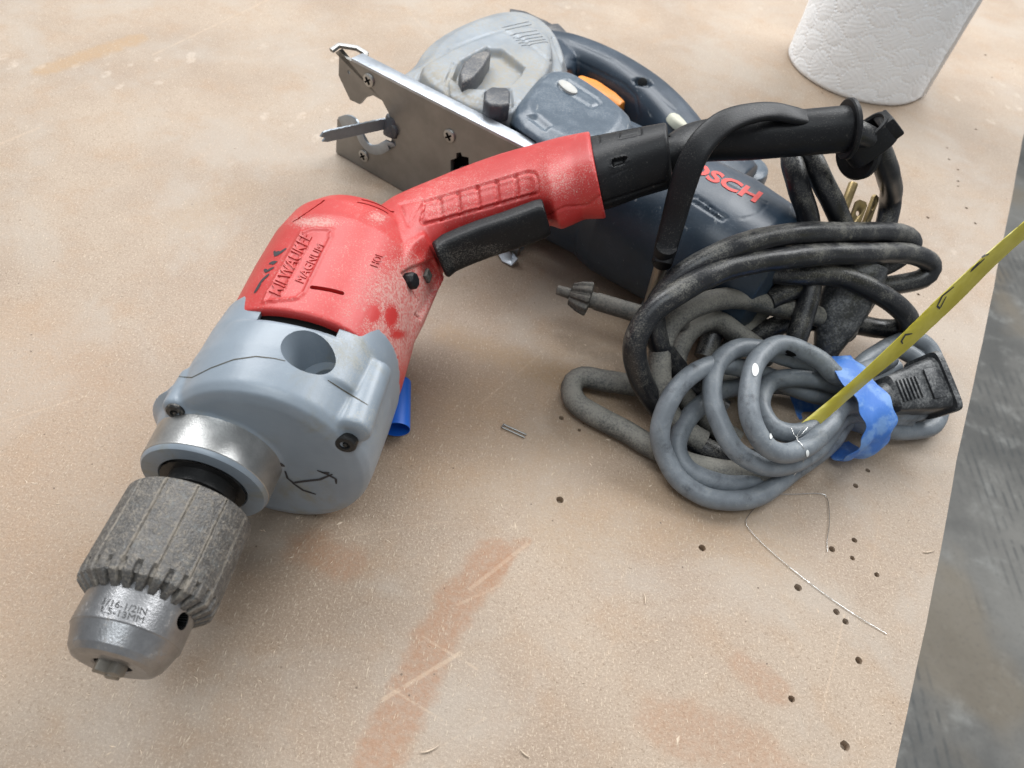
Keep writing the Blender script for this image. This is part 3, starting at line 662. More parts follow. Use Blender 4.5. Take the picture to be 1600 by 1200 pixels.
# ---- chuck
def sleeve():
    nt = 720; t = np.linspace(0, 2*math.pi, nt, endpoint=False); prof = [(.0352, .006, 0), (.0352, .0185, 0), (.0349, .0199, 0), (.0342, .0206, 0)] + [(h, .0207+.0002*(1-h/.034), 1) for h in np.linspace(.0338, .0072, 40)]
    prof += [(h, .0209-(.0062-h)*.10, 2) for h in np.linspace(.0062, .0035, 5)] + [(.0030-(q*.0032), .0205-q*.0043, 3) for q in np.linspace(0, 1, 7)] + [(-.0002, .0155, 0)]
    nz = rng.normal(0, 1, (len(prof), nt)); nz = (nz+np.roll(nz, 1, 1)+np.roll(nz, -1, 1)+np.roll(nz, 1, 0))/2.5
    ph = (t*13/(2*math.pi)) % 1; slot = np.exp(-((ph-.5)/.022)**2); tp = (t*28/(2*math.pi)) % 1; tooth = 1/(1+np.exp(-(np.abs(tp-.5)-.16)*40)); R = []
    for i, (h, r_, k) in enumerate(prof):
        rad = r_+nz[i]*.00005; hh = np.full(nt, h)
        if k == 1: rad = rad-slot*.0007
        if k == 2: rad = rad-(1-tooth)*.0013
        if k == 3: rad = rad-(1-tooth)*.0013; hh = hh+(1-tooth)*.0014
        R.append(np.stack([AX+rad*np.cos(t), .0712+hh, AZ+rad*np.sin(t)], -1))
    return MB().rings(R, False)
sl = drill.part('chuck_sleeve', sleeve(), 'sleeve', smooth=38)
co_, _n = coords(sl.data); w_ = co_+DB; an_ = np.arctan2(w_[:, 2]-AZ, w_[:, 0]-AX) % (2*math.pi); ph_ = (an_*13/(2*math.pi)) % 1
at_ = sl.data.attributes.new('dust', 'FLOAT', 'POINT'); at_.data.foreach_set('value', (np.exp(-((ph_-.5)/.035)**2)*2.2+np.exp(-((ph_-.56)/.03)**2)*1.2).astype(np.float32))
cb = MB().lathe([(.0215, .010), (.0205, .0158), (.0200, .0161), (.0084, .0161), (.0080, .0157), (.0026, .0137), (.0009, .0121), (.0003, .0102), (.0003, .0060), (.0008, .0055), (.006, .0053), (.006, .0001)], A(.0535), Yv, 128)
cme = cb.mesh('chuck_body', DB)
hp = at(258, 979, .045); hv = hp-A(hp[1]); hv[1] = 0; hv /= np.linalg.norm(hv); hc = A(.0685)+hv*.016
bm = bmesh.new(); bm.from_mesh(cme); bmesh.ops.holes_fill(bm, edges=[e for e in bm.edges if e.is_boundary]); bmesh.ops.recalc_face_normals(bm, faces=bm.faces); bm.to_mesh(cme); bm.free()
cme = cut(cme, MB().cyl(hc+hv*.01, hc-hv*.009, .0026, n=24), DB); shade(cme, 10)
body = drill.part('chuck_body', cme, 'chuckbody')
drill.part('key_hole', MB().lathe([(0, .0026), (.008, .0026), (.008, .0001)], hc+hv*-.0004, -hv, 20), 'void', body)
for q in range(3):
    t = q*2*math.pi/3+.5; d = np.array([math.cos(t), 0, math.sin(t)]); e = np.cross(Yv, d)
    drill.part('chuck_jaw', MB().prism([(-.0019, .0006), (.0019, .0006), (.0023, .0047), (-.0023, .0047)], lambda a, b: A(.0512)+d*b*.92+e*a*.9, lambda a, b: A(.0625)+d*b+e*a), 'jaw', body, bev=.0004)
TC = bvh(cme, DB)
drill.part('size_lettering', lettering('1/16-1/2IN', TC, [(160, 944), (228, 962), (231, 951), (164, 934)], .00008, .00005), 'etch', body)
drill.part('size_lettering', lettering('1.5-13MM', TC, [(157, 956), (223, 974), (226, 964), (160, 946)], .00008, .00005), 'etch', body)
# ---- cord guard: boot, flexible sleeve, cord
bb = MB()
bb.loft([hsec((921, 213), (941, 329), .0146, 2.3), hsec((940, 210), (956, 325), .0146, 2.3), hsec((985, 201), (998, 309), .0142, 2.3), hsec((1030, 193), (1043, 296), .0138, 2.3), hsec((1040, 191), (1050, 293), .0136, 2.3), hsec((1043, 195), (1052, 288), .0125, 2.3)], 56)
bme2 = fuse(bb, DB, .0007, 3, 'cord_boot')
def z3b(*l): return [(400+.375*x, 180+.375*y) for x, y in l]
carve(bme2, DB, [(z3b((1512, 66), (1600, 50), (1604, 76), (1514, 96), (1512, 66)), 2.2, .0005), ([(955, 262), (983, 250), (978, 243), (955, 249), (955, 262)], 2, -.0003), ([(940, 318), (1040, 285)], 2.2, .0006), ([(985, 300), (983, 262), (955, 275)], 1.6, .0003),
   ([(926, 214), (935, 211), (936, 221)], 2, .0005)], [([(956, 248), (980, 244), (976, 256), (957, 262)], 2.5, .0022)])
shade(bme2, 50)
boot = drill.part('cord_boot', bme2, 'blackrub', smooth=50)
TB = bvh(bme2, DB)
s0 = (dp(1046, 205)+dp(1052, 285))/2
sp = spline([s0-np.array([.006, 0, .001]), s0, at(1090, 222, .1000), at(1180, 214, .1065), at(1260, 207, .1125), at(1318, 202, .1160), at(1324, 201.6, .1163)])
rad = np.interp(np.linspace(0, 1, len(sp)), [0, .12, .5, 1], [.0072, .0085, .0098, .0098])
drill.part('cord_sleeve', MB().tube(sp, rad, 28), 'blackrub')
ax_ = sp[-1]-sp[-3]; ax_ /= np.linalg.norm(ax_)
drill.part('sleeve_flange', MB().lathe([(-.0012, .0095), (-.0012, .0122), (-.0006, .0128), (.0008, .0128), (.0013, .0122), (.0013, .0045)], sp[-1], ax_, 40), 'blackrub')

CR = .0053
def tubes(l, r_=CR, n=16):
    mb = MB()
    for p in l:         # rubber cord is never quite fair: a slow wander and a slight change of girth
        P = path(p); k = len(P); x = np.arange(k)*.0025; ph = rng.uniform(0, 6.3, 6)
        for ax_i in range(3): P[:, ax_i] += .00045*np.sin(x*120+ph[ax_i])*(.4 if ax_i == 2 else 1)+.0001*np.sin(x*330+ph[ax_i+3])*(.4 if ax_i == 2 else 1)
        mb.tube(P, r_*(1+.012*np.sin(x*180+ph[0])+.006*np.sin(x*500+ph[1])), n)
    return mb
cords = [
 # out of the sleeve, through the clip and down behind the coil
 [(1300, 203, .1145), (1330, 204, .1150), (1364, 224, .108), (1386, 262, .095), (1391, 310, .070), (1384, 360, .056), (1368, 430, .040), (1340, 490, .026), (1305, 535, .016), (1270, 560, .010)],
 # big front strand, right-hand bend and back
 [(1320, 445, .022), (1385, 447, .030), (1440, 435, .036), (1453, 412, .044), (1420, 397, .052), (1350, 396, .060), (1240, 401, .067), (1150, 417, .069), (1075, 447, .066), (1020, 487, .058), (994, 535, .046), (1000, 590, .028), (1030, 640, .012), (1075, 682, .007), (1130, 712, .0065), (1200, 722, .007)],
 # upper strand
 [(1330, 430, .035), (1390, 412, .042), (1424, 385, .051), (1408, 366, .058), (1330, 364, .066), (1250, 365, .072), (1170, 379, .075), (1100, 408, .070), (1050, 445, .060), (1024, 490, .048), (1030, 540, .034), (1070, 590, .018), (1130, 640, .010)],
 # strand dropping to the right and curling under
 [(1180, 425, .050), (1240, 428, .053), (1310, 432, .052), (1370, 456, .047), (1410, 487, .038), (1416, 512, .026), (1380, 514, .020), (1320, 505, .022), (1230, 505, .022), (1150, 540, .016)],
 # upright loop under the sleeve
 [(1235, 560, .022), (1252, 500, .035), (1268, 430, .050), (1264, 350, .066), (1246, 290, .080), (1238, 248, .087), (1252, 236, .090), (1270, 250, .088), (1290, 295, .080), (1315, 350, .066), (1335, 405, .050), (1330, 470, .034), (1290, 530, .020)],
 # back arcs seen through the coil
 [(1010, 490, .030), (1050, 440, .040), (1110, 405, .046), (1180, 390, .046)],
 [(1200, 470, .040), (1260, 440, .045), (1220, 440, .040), (1130, 490, .028), (1100, 560, .014)],
]
pc_ = drill.part('power_cord', tubes(cords), 'blackcord', smooth=60)
dcords = [
 [(1330, 520, .020), (1290, 500, .026), (1249, 487, .032), (1181, 470, .040), (1125, 468, .044), (1075, 484, .044), (1044, 515, .038), (1030, 560, .030), (1032, 610, .020), (1052, 655, .013), (1100, 690, .009)],
 [(1200, 560, .014), (1160, 528, .024), (1122, 502, .030), (1090, 506, .030), (1066, 530, .026), (1054, 570, .020), (1066, 612, .014), (1100, 654, .010), (1150, 690, .007)],
 [(1180, 600, .010), (1100, 600, .010), (1010, 602, .0095), (950, 597, .0085), (912, 591, .0080), (894, 604, .0075), (905, 632, .0070), (965, 668, .006), (1022, 700, .006), (1080, 724, .006), (1144, 738, .006), (1200, 744, .006), (1250, 715, .008)],
 [(1130, 560, .012), (1165, 510, .020), (1200, 478, .026), (1240, 470, .026)],
]
drill.part('dusty_cord_length', tubes(dcords), 'dustcord', pc_, smooth=60)
# ---- the drill's plug, prongs up
p0, p1 = at(1292, 545, .016), at(1342, 412, .048); d = (p1-p0); L = np.linalg.norm(d); d /= L
u = np.cross(d, [0, 0, 1.]); u /= np.linalg.norm(u); v = np.cross(d, u)
pl = MB().loft([(p0-d*.006, u, v, .0058, .0058, 2), (p0, u, v, .0066, .0064, 2.2), (p0+d*.012, u, v, .0105, .009, 2.4), (p0+d*.025, u, v, .0128, .0105, 2.6), (p1-d*.010, u, v, .0128, .0115, 2.8), (p1, u, v, .0135, .0125, 2.8)], 40)
plug = drill.part('plug', pl, 'plugm', bev=.0006)
def prong(px, pz, w, h=.0008, rnd=False):
    e = at(*px, pz); b = e-d*.024; mb = MB()
    if rnd: mb.cyl(b, e, .0023, n=20, bev=.0009); return mb
    poly = [(-w, 0), (w, 0), (w, .0225), (w*.6, .024), (-w*.6, .024), (-w, .0225)]
    mb.prism(poly, lambda a, q: b+uu*a+d*q-vv*h, lambda a, q: b+uu*a+d*q+vv*h); me = mb.mesh('prong', DB)
    c = b+d*.0175; return cut(me, MB().cyl(c-vv*.004, c+vv*.004, .0014, n=16), DB)
for px, pz, w, rd, ang in (((1334, 285), .078, .003, True, 0), ((1347, 314), .072, .0031, False, .3), ((1369, 306), .072, .0031, False, .9)):
    uu = u*math.cos(ang)+v*math.sin(ang); vv = np.cross(d, uu)
    me = prong(px, pz, w, .0008, rd); drill.part('prong', me, 'brass', plug, smooth=30)
# ================================================================== jigsaw lying on its side
JB = J(.12, .06, 0)
jig = Thing('jigsaw', JB, 'dark blue and grey jigsaw with orange trigger lying on its side behind the red drill', 'jigsaw')
def sp2(x, y, e2=0.):            # a pixel on the sole plane -> (along, height)
    q = onplane(x, y, J0+E2*e2, E2)-J0; return float(q@E1), float(q[2])
# ---- sole plate
out = [(530, 78), (529, 118), (547, 156), (562, 163), (570, 153), (583, 149), (597, 157), (607, 176), (614, 200), (611, 222), (600, 236), (585, 237), (573, 226), (562, 206), (545, 190), (527, 186), (525, 240), (560, 265), (620, 300), (700, 348)]
pp = [sp2(*q) for q in out]; ztop = .0665
pp = [(max(a, 0.), max(b, .0008)) for a, b in pp]+[(.142, .0008), (.142, ztop), (.006, ztop)]
sb = MB(); sb.prism(pp, lambda a, b: J(a, 0, b), lambda a, b: J(a, .0024, b)); sme = sb.mesh('sole_plate', JB)
kh = [sp2(*q) for q in ((704, 250), (704, 268), (718, 268), (718, 262), (733, 262), (732, 246), (722, 244), (720, 238), (713, 239), (713, 247))]
cm = MB(); cm.prism(kh, lambda a, b: J(a, -.01, b), lambda a, b: J(a, .02, b)); a, b = sp2(545, 113); cm.cyl(J(a, -.01, b), J(a, .02, b), .0011, n=12); sme = cut(sme, cm, JB); shade(sme, 30)
sole = jig.part('sole_plate', sme, 'shoe', smooth=30)
bm = bmesh.new(); gv = [bm.verts.new(Vector(J(a_, -.0001, b_)-JB)) for a_, b_ in pp[:-1]+[(.001, ztop)]][0:]; gf = bm.faces.new(gv)
bmesh.ops.triangulate(bm, faces=[gf]); bmesh.ops.dissolve_faces(bm, faces=bm.faces[:]) ; bm.faces.ensure_lookup_table()
rg = bmesh.ops.inset_region(bm, faces=bm.faces[:], thickness=.0013, use_even_offset=True, use_boundary=True)
bmesh.ops.delete(bm, geom=rg['faces'], context='FACES'); ex = bmesh.ops.extrude_face_region(bm, geom=bm.faces[:]); vs_ = [v for v in ex['geom'] if isinstance(v, bmesh.types.BMVert)]
bmesh.ops.translate(bm, verts=vs_, vec=Vector(-E2*.0007)); bmesh.ops.recalc_face_normals(bm, faces=bm.faces); gpm = bpy.data.meshes.new('glide_plate'); bm.to_mesh(gpm); bm.free()
gpm = cut(gpm, cm, JB); shade(gpm, 30)
if len(gpm.polygons): jig.part('glide_plate', gpm, 'shoe', sole)
jig.part('slot_backing', MB().box(J(.085, .0075, .034), E1, E2, EZ, .03, .0015, .018), 'void', sole)
# folded rims and the hooked corner
jig.part('rim', MB().box(J(.080, .0045, ztop+.0006), E1, E2, EZ, .062, .0045, .0011), 'shoe_edge', sole, bev=.0004)
jig.part('rim', MB().box(J(.075, .0045, .0012), E1, E2, EZ, .066, .0040, .0011), 'shoe_edge', sole, bev=.0004)

hk = MB(); q = [J(.0015, .0015, ztop-.001), J(.002, .007, ztop+.0004), J(.010, .013, ztop), J(.0165, .0135, ztop-.001), J(.0185, .010, ztop-.0015), J(.0185, .006, ztop-.0008)]
hk.tube(np.array(q), .0016, 8, flat=.0011, hint=(0, 0, 1.)); jig.part('hook', hk, 'shoe', sole)
for px in ((577, 125), (703, 212), (569, 243)):
    a, b = sp2(*px); s_ = MB().lathe([(.0005, .0038), (-.0004, .0036), (-.0008, .0026), (-.0008, .0001)], J(a, -.0006, b), E2, 20)
    so = jig.part('screw', s_, 'steel', sole)
    cr = MB().box(J(a, -.0015, b), (E1*.8+EZ*.6), E2, (EZ*.8-E1*.6), .0022, .0003, .00045).box(J(a, -.00155, b), (EZ*.8-E1*.6), E2, (E1*.8+EZ*.6), .0022, .0003, .00045)
    jig.part('cross_slot', cr, 'void', sole)
ft = J(.140, 0, 0)
jig.part('clip', MB().tube(np.array([J(.128, -.002, .010), J(.134, -.004, .003), J(.139, -.006, .0012), J(.1425, -.006, .0016), J(.143, -.004, .0045)]), .0038, 10, flat=.0008, hint=(0, 0, 1.)), 'shoe_edge', sole)
# ---- blade, roller, guard hoop
a, b = sp2(606, 196)
bl = [(0, -.0034), (.006, -.0034), (.0085, -.0030)]
tipv = onplane(499, 216, J(0, 0, .034), E1*.2+EZ*.98)-J(a, 0, b)
rt_ = J(a+.0015, .012, b-.0005); tip = at(500, 215, b+.001); dv = tip-rt_; L = np.linalg.norm(dv); dv /= L
wv = np.cross(dv, E1); wv /= np.linalg.norm(wv); wv = wv if wv[2] > 0 else -wv; nv = np.cross(dv, wv)
poly = [(0, -.0032), (L-.004, -.0032), (L-.001, -.0024), (L-.003, -.0006), (L, .0008), (L-.002, .0030), (0, .0032)]
nT = 18; teeth = [(L*.92-(L*.75)*k/nT, .0032+(.00025 if k % 2 else 0)) for k in range(nT)]
poly = poly[:6]+teeth+[(0, .0032)]
jig.part('blade', MB().prism(poly, lambda p, q: rt_+dv*p+wv*q-nv*.0006, lambda p, q: rt_+dv*p+wv*q+nv*.0006), 'bladem')
jig.part('roller', MB().cyl(J(a+.002, .001, b-.006), J(a+.002, .004, b+.005), .0052, n=24, bev=.001).cyl(J(a+.004, .016, b-.001), J(a+.004, -.002, b-.001), .0040, n=20, bev=.0008), 'lever')
hoop = np.array([onplane(x, y, J(0, e, 0), E2) for x, y, e in ((533, 190, -.001), (545, 187, -.003), (556, 192, -.004), (562, 207, -.005), (568, 222, -.005), (580, 233, -.004), (594, 233, -.003), (606, 226, -.002), (613, 228, 0))])
jig.part('blade_guard', MB().tube(spline(hoop), .0030, 10, flat=.0009, hint=E2), 'bladem')
# ---- cast head
def slab(poly, z0, z1, rnd=.006):   # rounded slab of tool outline between two heights
    mb = MB(); P = np.array(poly); c = P.mean(0); R = []
    for z, k in ((z0, 1), (z1-rnd, 1), (z1-rnd*.3, 1-rnd*.3/.04), (z1, 1-rnd/.04)): R.append(np.array([J(*(c+(p-c)*k), z) for p in P]))
    return mb.rings(R)
def rnd_poly(poly, it=2):
    P = [np.array(p, float) for p in poly]
    for _ in range(it):
        Q = []
        for a_, b_ in zip(P, P[1:]+P[:1]): Q += [a_*.75+b_*.25, a_*.25+b_*.75]
        P = Q
    return [tuple(p) for p in P]
hd_ = rnd_poly([(.036, .006), (.034, .028), (.022, .052), (.0165, .080), (.0165, .114), (.022, .143), (.036, .155), (.062, .147), (.096, .112), (.112, .070), (.124, .006)], 2)
head = MB()
for z0, z1 in ((.004, .062),): head.rings(slab(hd_, z0, z1, .012).v and [np.array(slab(hd_, z0, z1, .012).v[0][i*len(hd_):(i+1)*len(hd_)]) for i in range(4)])
mid_ = rnd_poly([(.050, .008), (.047, .045), (.048, .07), (.052, .10), (.068, .122), (.088, .100), (.104, .070), (.122, .008)], 2)
head.rings([np.array(slab(mid_, .03, .070, .006).v[0][i*len(mid_):(i+1)*len(mid_)]) for i in range(4)])
hme_ = fuse(head, JB, .0008, 9, 'head')
def z4(*l): return [(480+.4*x, .4*y) for x, y in l]
carve(hme_, JB, [(z4((572, 250), (545, 320), (552, 400)), 4, .0012), (z4((960, 150), (985, 215), (1010, 285)), 3, .0010), (z4((560, 190), (660, 150), (760, 120), (840, 150), (950, 240)), 3, .0006)],
      [(z4((715, 185), (765, 188), (856, 262), (838, 295), (800, 332), (690, 350), (612, 348), (556, 305), (598, 230), (700, 175)), 6, .0042), (z4((675, 372), (700, 340), (800, 340), (815, 420), (720, 440)), 5, .002)])
hme_ = slots(hme_, JB, [(z4((762+25*k*.42, 108+k*10.2))[0], z4((866+26*k*.42, 84+k*11.8))[0], .0007, .0013) for k in range(12)])
dustattr(hme_, JB, [(z4((x_, y_))[0][0], z4((x_, y_))[0][1], rx_*.4, ry_*.4, k_) for x_, y_, rx_, ry_, k_ in ((770, 250, 70, 50, 1.6), (745, 325, 60, 20, 1.5), (560, 330, 50, 60, 1.1), (480, 290, 40, 60, 1.0), (880, 300, 50, 60, .9), (640, 400, 60, 40, .7), (700, 150, 120, 30, -.8))])
shade(hme_, 50); jh = jig.part('gear_head', hme_, 'alu', smooth=50)
TJ = bvh(hme_, JB)
def on_head(x, y): h = hit(TJ, *z4((x, y))[0]); return h[0]
# orbit lever and bevel lever
def lever(pix, h, mat, nm, sink=.004):
    P0 = [on_head(x, y) for x, y in pix]; zt = max(p[2] for p in P0); mb = MB()
    P = [onplane(*z4((x, y))[0], np.array([0, 0, zt+h]), EZ) for x, y in pix]; c = np.mean(P, 0)
    R = [np.array([p*np.array([1, 1, 0])+np.array([0, 0, zt-sink]) for p in P]), np.array(P)-[0, 0, .0012], np.array([c+(p-c)*.88 for p in P])]
    return jig.part(nm, mb.rings(R), mat, bev=.0006, smooth=40)
lever([(592, 288), (612, 240), (655, 205), (715, 188), (718, 205), (690, 255), (650, 300), (606, 318)], .006, 'lever', 'orbit_lever')
lever([(692, 352), (720, 335), (785, 340), (794, 352), (792, 402), (760, 412), (715, 408), (690, 390)], .006, 'lever', 'bevel_lever')
# ---- dark motor housing
mo = MB()
def msec(a, c2, cz, r2, rz, e=2.6): return (J(a, c2, cz), E2, EZ, r2, rz, e)
mo.loft([msec(.116, .036, .036, .034, .030), msec(.128, .040, .036, .036, .033), msec(.160, .042, .036, .036, .034), msec(.176, .042, .036, .035, .034)], 56)
mo.loft([msec(.172, .042, .0355, .0365, .0345), msec(.182, .042, .036, .0395, .036), msec(.235, .042, .036, .0395, .036), msec(.258, .041, .0345, .0385, .0345), msec(.268, .041, .034, .034, .031), msec(.272, .041, .034, .024, .022)], 64)
mo.loft([msec(.190, .090, .032, .040, .022), msec(.212, .092, .032, .040, .022), msec(.224, .092, .032, .034, .018)], 40)
mme = fuse(mo, JB, .0010, 7, 'motor_housing')
def z5(*l): return [(900+.375*x, 130+.375*y) for x, y in l]
carve(mme, JB, [(z5((480, 480), (500, 470), (625, 560), (610, 575), (480, 490)), 2.2, .0007), (z5((500, 345), (800, 500)), 1.6, .0003), (z5((690, 565), (760, 545), (790, 510)), 1.8, .0003)], [(z5((490, 478), (615, 562), (605, 572), (485, 490)), 3, .0012)])
shade(mme, 50); mh = jig.part('motor_housing', mme, 'blue', smooth=50); TM = bvh(mme, JB)
def jq(a0_, a1_, b0_, b1_, z=.071): return [tuple(prj(J(*p, z))) for p in ((a0_, b0_), (a1_, b0_), (a1_, b1_), (a0_, b1_))]
jig.part('brand_lettering', lettering('BOSCH', TM, jq(.196, .2445, .0405, .0515), .0002, .0001, .035), 'bosch', mh)
jig.part('rating_label', lettering('I', TM, jq(.158, .171, .006, .034, .07), .0002, .0001), 'label', mh)
# shield between head and motor with the oval button
sh = MB(); sp_ = rnd_poly([(.117, .004), (.104, .050), (.101, .068), (.108, .078), (.120, .078), (.150, .070), (.172, .058), (.176, .004)], 2)
sh.rings([np.array(slab(sp_, .03, .0745, .010).v[0][i*len(sp_):(i+1)*len(sp_)]) for i in range(4)])
shme = fuse(sh, JB, .0010, 6, 'side_shield')
carve(shme, JB, [(z4((985, 320), (1015, 312), (1130, 385), (1145, 405), (1110, 420), (985, 345), (978, 330), (985, 320)), 2.2, .0007)], [(z4((750, 490), (775, 475), (900, 555), (890, 580), (850, 570)), 4, .0035), (z4((840, 450), (900, 440), (960, 490), (930, 520)), 7, .0016)])
shade(shme, 50); ss_ = jig.part('side_shield', shme, 'bluelt', smooth=50); TS = bvh(shme, JB)
c_, n_v = hit(TS, *z4((1018, 343))[0]); jig.part('button', MB().loft([(c_-n_v*.001, E1*.93-E2*.36, np.cross(n_v, E1*.93-E2*.36), .0072, .0034, 2.2), (c_+n_v*.0008, E1*.93-E2*.36, np.cross(n_v, E1*.93-E2*.36), .0072, .0034, 2.2), (c_+n_v*.0013, E1*.93-E2*.36, np.cross(n_v, E1*.93-E2*.36), .0060, .0026, 2.2)], 28), 'label')
# ---- D handle
ha = MB(); hp_ = [(.050, .138, .034), (.066, .149, .036), (.095, .152, .037), (.125, .147, .037), (.150, .136, .037), (.176, .119, .036), (.200, .098, .035), (.215, .080, .034)]
hw = [.017, .0165, .0150, .0148, .0150, .0150, .0155, .018]
P = spline([J(*p) for p in hp_], .004); tt = np.linspace(0, 1, len(P)); rw = np.interp(tt, np.linspace(0, 1, len(hw)), hw); T_ = np.gradient(P, axis=0)
ha.loft([(p, np.cross(EZ, t_/np.linalg.norm(t_)), EZ, w_, .0178, 2.6) for p, t_, w_ in zip(P, T_, rw)], 40)
ha.loft([msec(.066, .125, .035, .03, .020), msec(.082, .118, .035, .028, .0195), msec(.090, .108, .035, .02, .018)], 40)      # front post
ha.loft([(J(.092, .083, .036), E2, EZ, .010, .022, 2.6), (J(.13, .079, .036), E2, EZ, .012, .022, 2.6), (J(.17, .078, .036), E2, EZ, .013, .022, 2.6)], 32)
hame = fuse(ha, JB, .0011, 8, 'handle')
carve(hame, JB, [(z4((1030, 235), (1060, 240), (1240, 330), (1285, 375), (1295, 440)), 2, .0004), (z4((1020, 160), (1200, 240), (1330, 340), (1440, 430)), 1.6, .0003)], [(z4((1268, 310), (1290, 300), (1340, 310), (1352, 330), (1330, 342), (1280, 335)), 4, .003)])
shade(hame, 50); jhd = jig.part('handle', hame, 'blue', smooth=50); TD = bvh(hame, JB)
hs = hit(TD, *z4((1310, 322))[0]); jig.part('screw', MB().lathe([(-.002, .0030), (.0006, .0030), (.001, .0022), (.001, .0001)], hs[0], hs[1], 18), 'screw', jhd)
ds = J(.172, .112, .050); jig.part('speed_dial', MB().lathe([(0, .0085), (.004, .0085), (.0055, .0070), (.0058, .0001)], ds-np.array([0, 0, .001]), E1*.25+E2*.35+EZ*.9, 14, True), 'dial', bev=.0008)
jig.part('trigger', fuse(MB().loft([(J(.093, .126, 0.0358), E2, EZ, .0078, .0085, 3), (J(.104, .1265, .0358), E2, EZ, .0092, .009, 3), (J(.121, .1235, .0358), E2, EZ, .0075, .009, 3), (J(.130, .1215, .0358), E2, EZ, .0055, .008, 3)], 32), JB, .0009, 4, 'trigger'), 'orange', smooth=50)
# ---- rear knob and front black plate
kb = J(.2135, .130, .022)
jig.part('rear_knob', MB().lathe([(-.018, .0165), (.010, .0165), (.0135, .0155), (.015, .013), (.0152, .0001)], kb, EZ, 48), 'bluelt')
jig.part('knob_rib', MB().box(kb+EZ*.0156+E1*-.004, E1, E2, EZ, .0035, .0007, .0005).box(kb+EZ*.0156+E1*.004, E1, E2, EZ, .0035, .0007, .0005), 'blue')
pb = [np.array(at(*q, .040)) for q in z4((792, 32), (850, 42), (935, 80), (1005, 122), (1012, 138), (985, 132), (900, 90), (790, 72))]
jig.part('front_lever', MB().rings([np.array([p*np.array([1, 1, 0])+EZ*.026 for p in pb]), np.array(pb)]), 'lever', bev=.0008)
jig.part('lever_arm', MB().box(J(.022, .172, .028), E1*.5+E2*.87, np.cross(EZ, E1*.5+E2*.87), EZ, .03, .008, .006), 'lever', bev=.001)
# ================================================================== chuck key and its rubber strap
kh_, ke_ = at(905, 463, .030), at(1000, 491, .030); kd = ke_-kh_; kd /= np.linalg.norm(kd)
key = Thing('chuck_key', kh_*np.array([1, 1, 0]), 'grimy steel chuck key with toothed head held by the black rubber strap', 'chuck key')
key.part('shaft', MB().lathe([(0, .0040), (.006, .0040), (.007, .0044), (.050, .0046), (.052, .0040)], kh_+kd*.002, kd, 24, True), 'key')
R = []; nt = 140; t = np.linspace(0, 2*math.pi, nt, endpoint=False); tp = (t*9/(2*math.pi)) % 1; tooth = 1/(1+np.exp(-(np.abs(tp-.5)-.2)*26))
u = np.cross(kd, [0, 0, 1.]); u /= np.linalg.norm(u); v = np.cross(kd, u)
for h, r_ in ((-.0045, .0045), (-.0042, .0055), (.0, .0075), (.0045, .0086), (.0052, .0082), (.0058, .005)):
    rr = r_-(1-tooth)*(.0017 if h > -.0043 and h < .0055 else .0005); R.append(kh_+kd*h+rr[:, None]*(np.outer(np.cos(t), u)+np.outer(np.sin(t), v)))
key.part('toothed_head', MB().rings(R), 'key', smooth=40)
key.part('pilot_tip', MB().cyl(kh_-kd*.0115, kh_-kd*.003, .0024, .0028, n=20, bev=.0005), 'key')
r0_, r1_ = at(1036, 405, .066), at(1014, 480, .032); rd_ = r1_-r0_; rd_ /= np.linalg.norm(rd_)
key.part('handle_rod', MB().cyl(r0_-rd_*.001, r1_+rd_*.010, .0031, n=20, bev=.0006), 'rod')
# strap: holds the rod, rises over the cord sleeve and ends in a band on the cord
Q = [(1035, 411, .0665), (1041, 385, .072), (1052, 345, .082), (1064, 300, .0945), (1078, 258, .1055), (1098, 222, .1135), (1128, 194, .1185), (1165, 179, .1205), (1205, 174, .1210), (1245, 181, .1205), (1285, 190, .1170)]
SP = path(Q); strap = Thing('rubber_strap', at(1060, 330, 0)*np.array([1, 1, 0]), 'black rubber key strap looped over the cord sleeve', 'strap')
n_ = len(SP); tt = np.linspace(0, 1, n_); Tn = np.gradient(SP, axis=0); Tn /= np.linalg.norm(Tn, axis=1)[:, None]
vw = CAM-SP; vw /= np.linalg.norm(vw, axis=1)[:, None]; side = np.cross(Tn, vw); side /= np.linalg.norm(side, axis=1)[:, None]; nn = np.cross(side, Tn)
hwid = np.interp(tt, [0, .04, .3, .55, .75, 1], [.0042, .0050, .0058, .0056, .0048, .0040]); hth = np.interp(tt, [0, .5, 1], [.0030, .0022, .0016])
# lean the flat of the strap outwards over the top of the sleeve
lean = np.interp(tt, [0, .45, .7, 1], [0.25, .35, .8, 1.0]); s2 = side*np.cos(lean)[:, None]+nn*np.sin(lean)[:, None]; n2 = np.cross(Tn, s2)
strap.part('band', MB().loft([(SP[i], s2[i], n2[i], hwid[i], hth[i], 3.2) for i in range(n_)], 28), 'blackrub')
strap.part('rod_socket', MB().lathe([(-.004, .0045), (.006, .0047), (.0068, .0042), (.0068, .003)], r0_-rd_*.004, rd_, 24, True), 'blackrub')
cl = at(1356, 221, .108); v_ = ray(1356, 221); v_ /= np.linalg.norm(v_)
i1 = onplane(1370, 239, cl, v_)-cl; i1 /= np.linalg.norm(i1); ca = i1*.88+v_*.47; ca /= np.linalg.norm(ca)      # axis of the loop
lg = onplane(1384, 200, cl, v_)-onplane(1330, 240, cl, v_); lg -= ca*(lg@ca); lg /= np.linalg.norm(lg); sh_ = np.cross(ca, lg)
clip = Thing('cord_clip', cl*np.array([1, 1, 0]), 'black rubber clip loop closed round the cord beyond the sleeve flange', 'cord clip')
def oval(h, a_, b_): t = np.linspace(0, 2*math.pi, 48, endpoint=False); ct, st = np.cos(t), np.sin(t); return cl+ca*h+np.outer(a_*np.sign(ct)*abs(ct)**.75, lg)+np.outer(b_*np.sign(st)*abs(st)**.75, sh_)
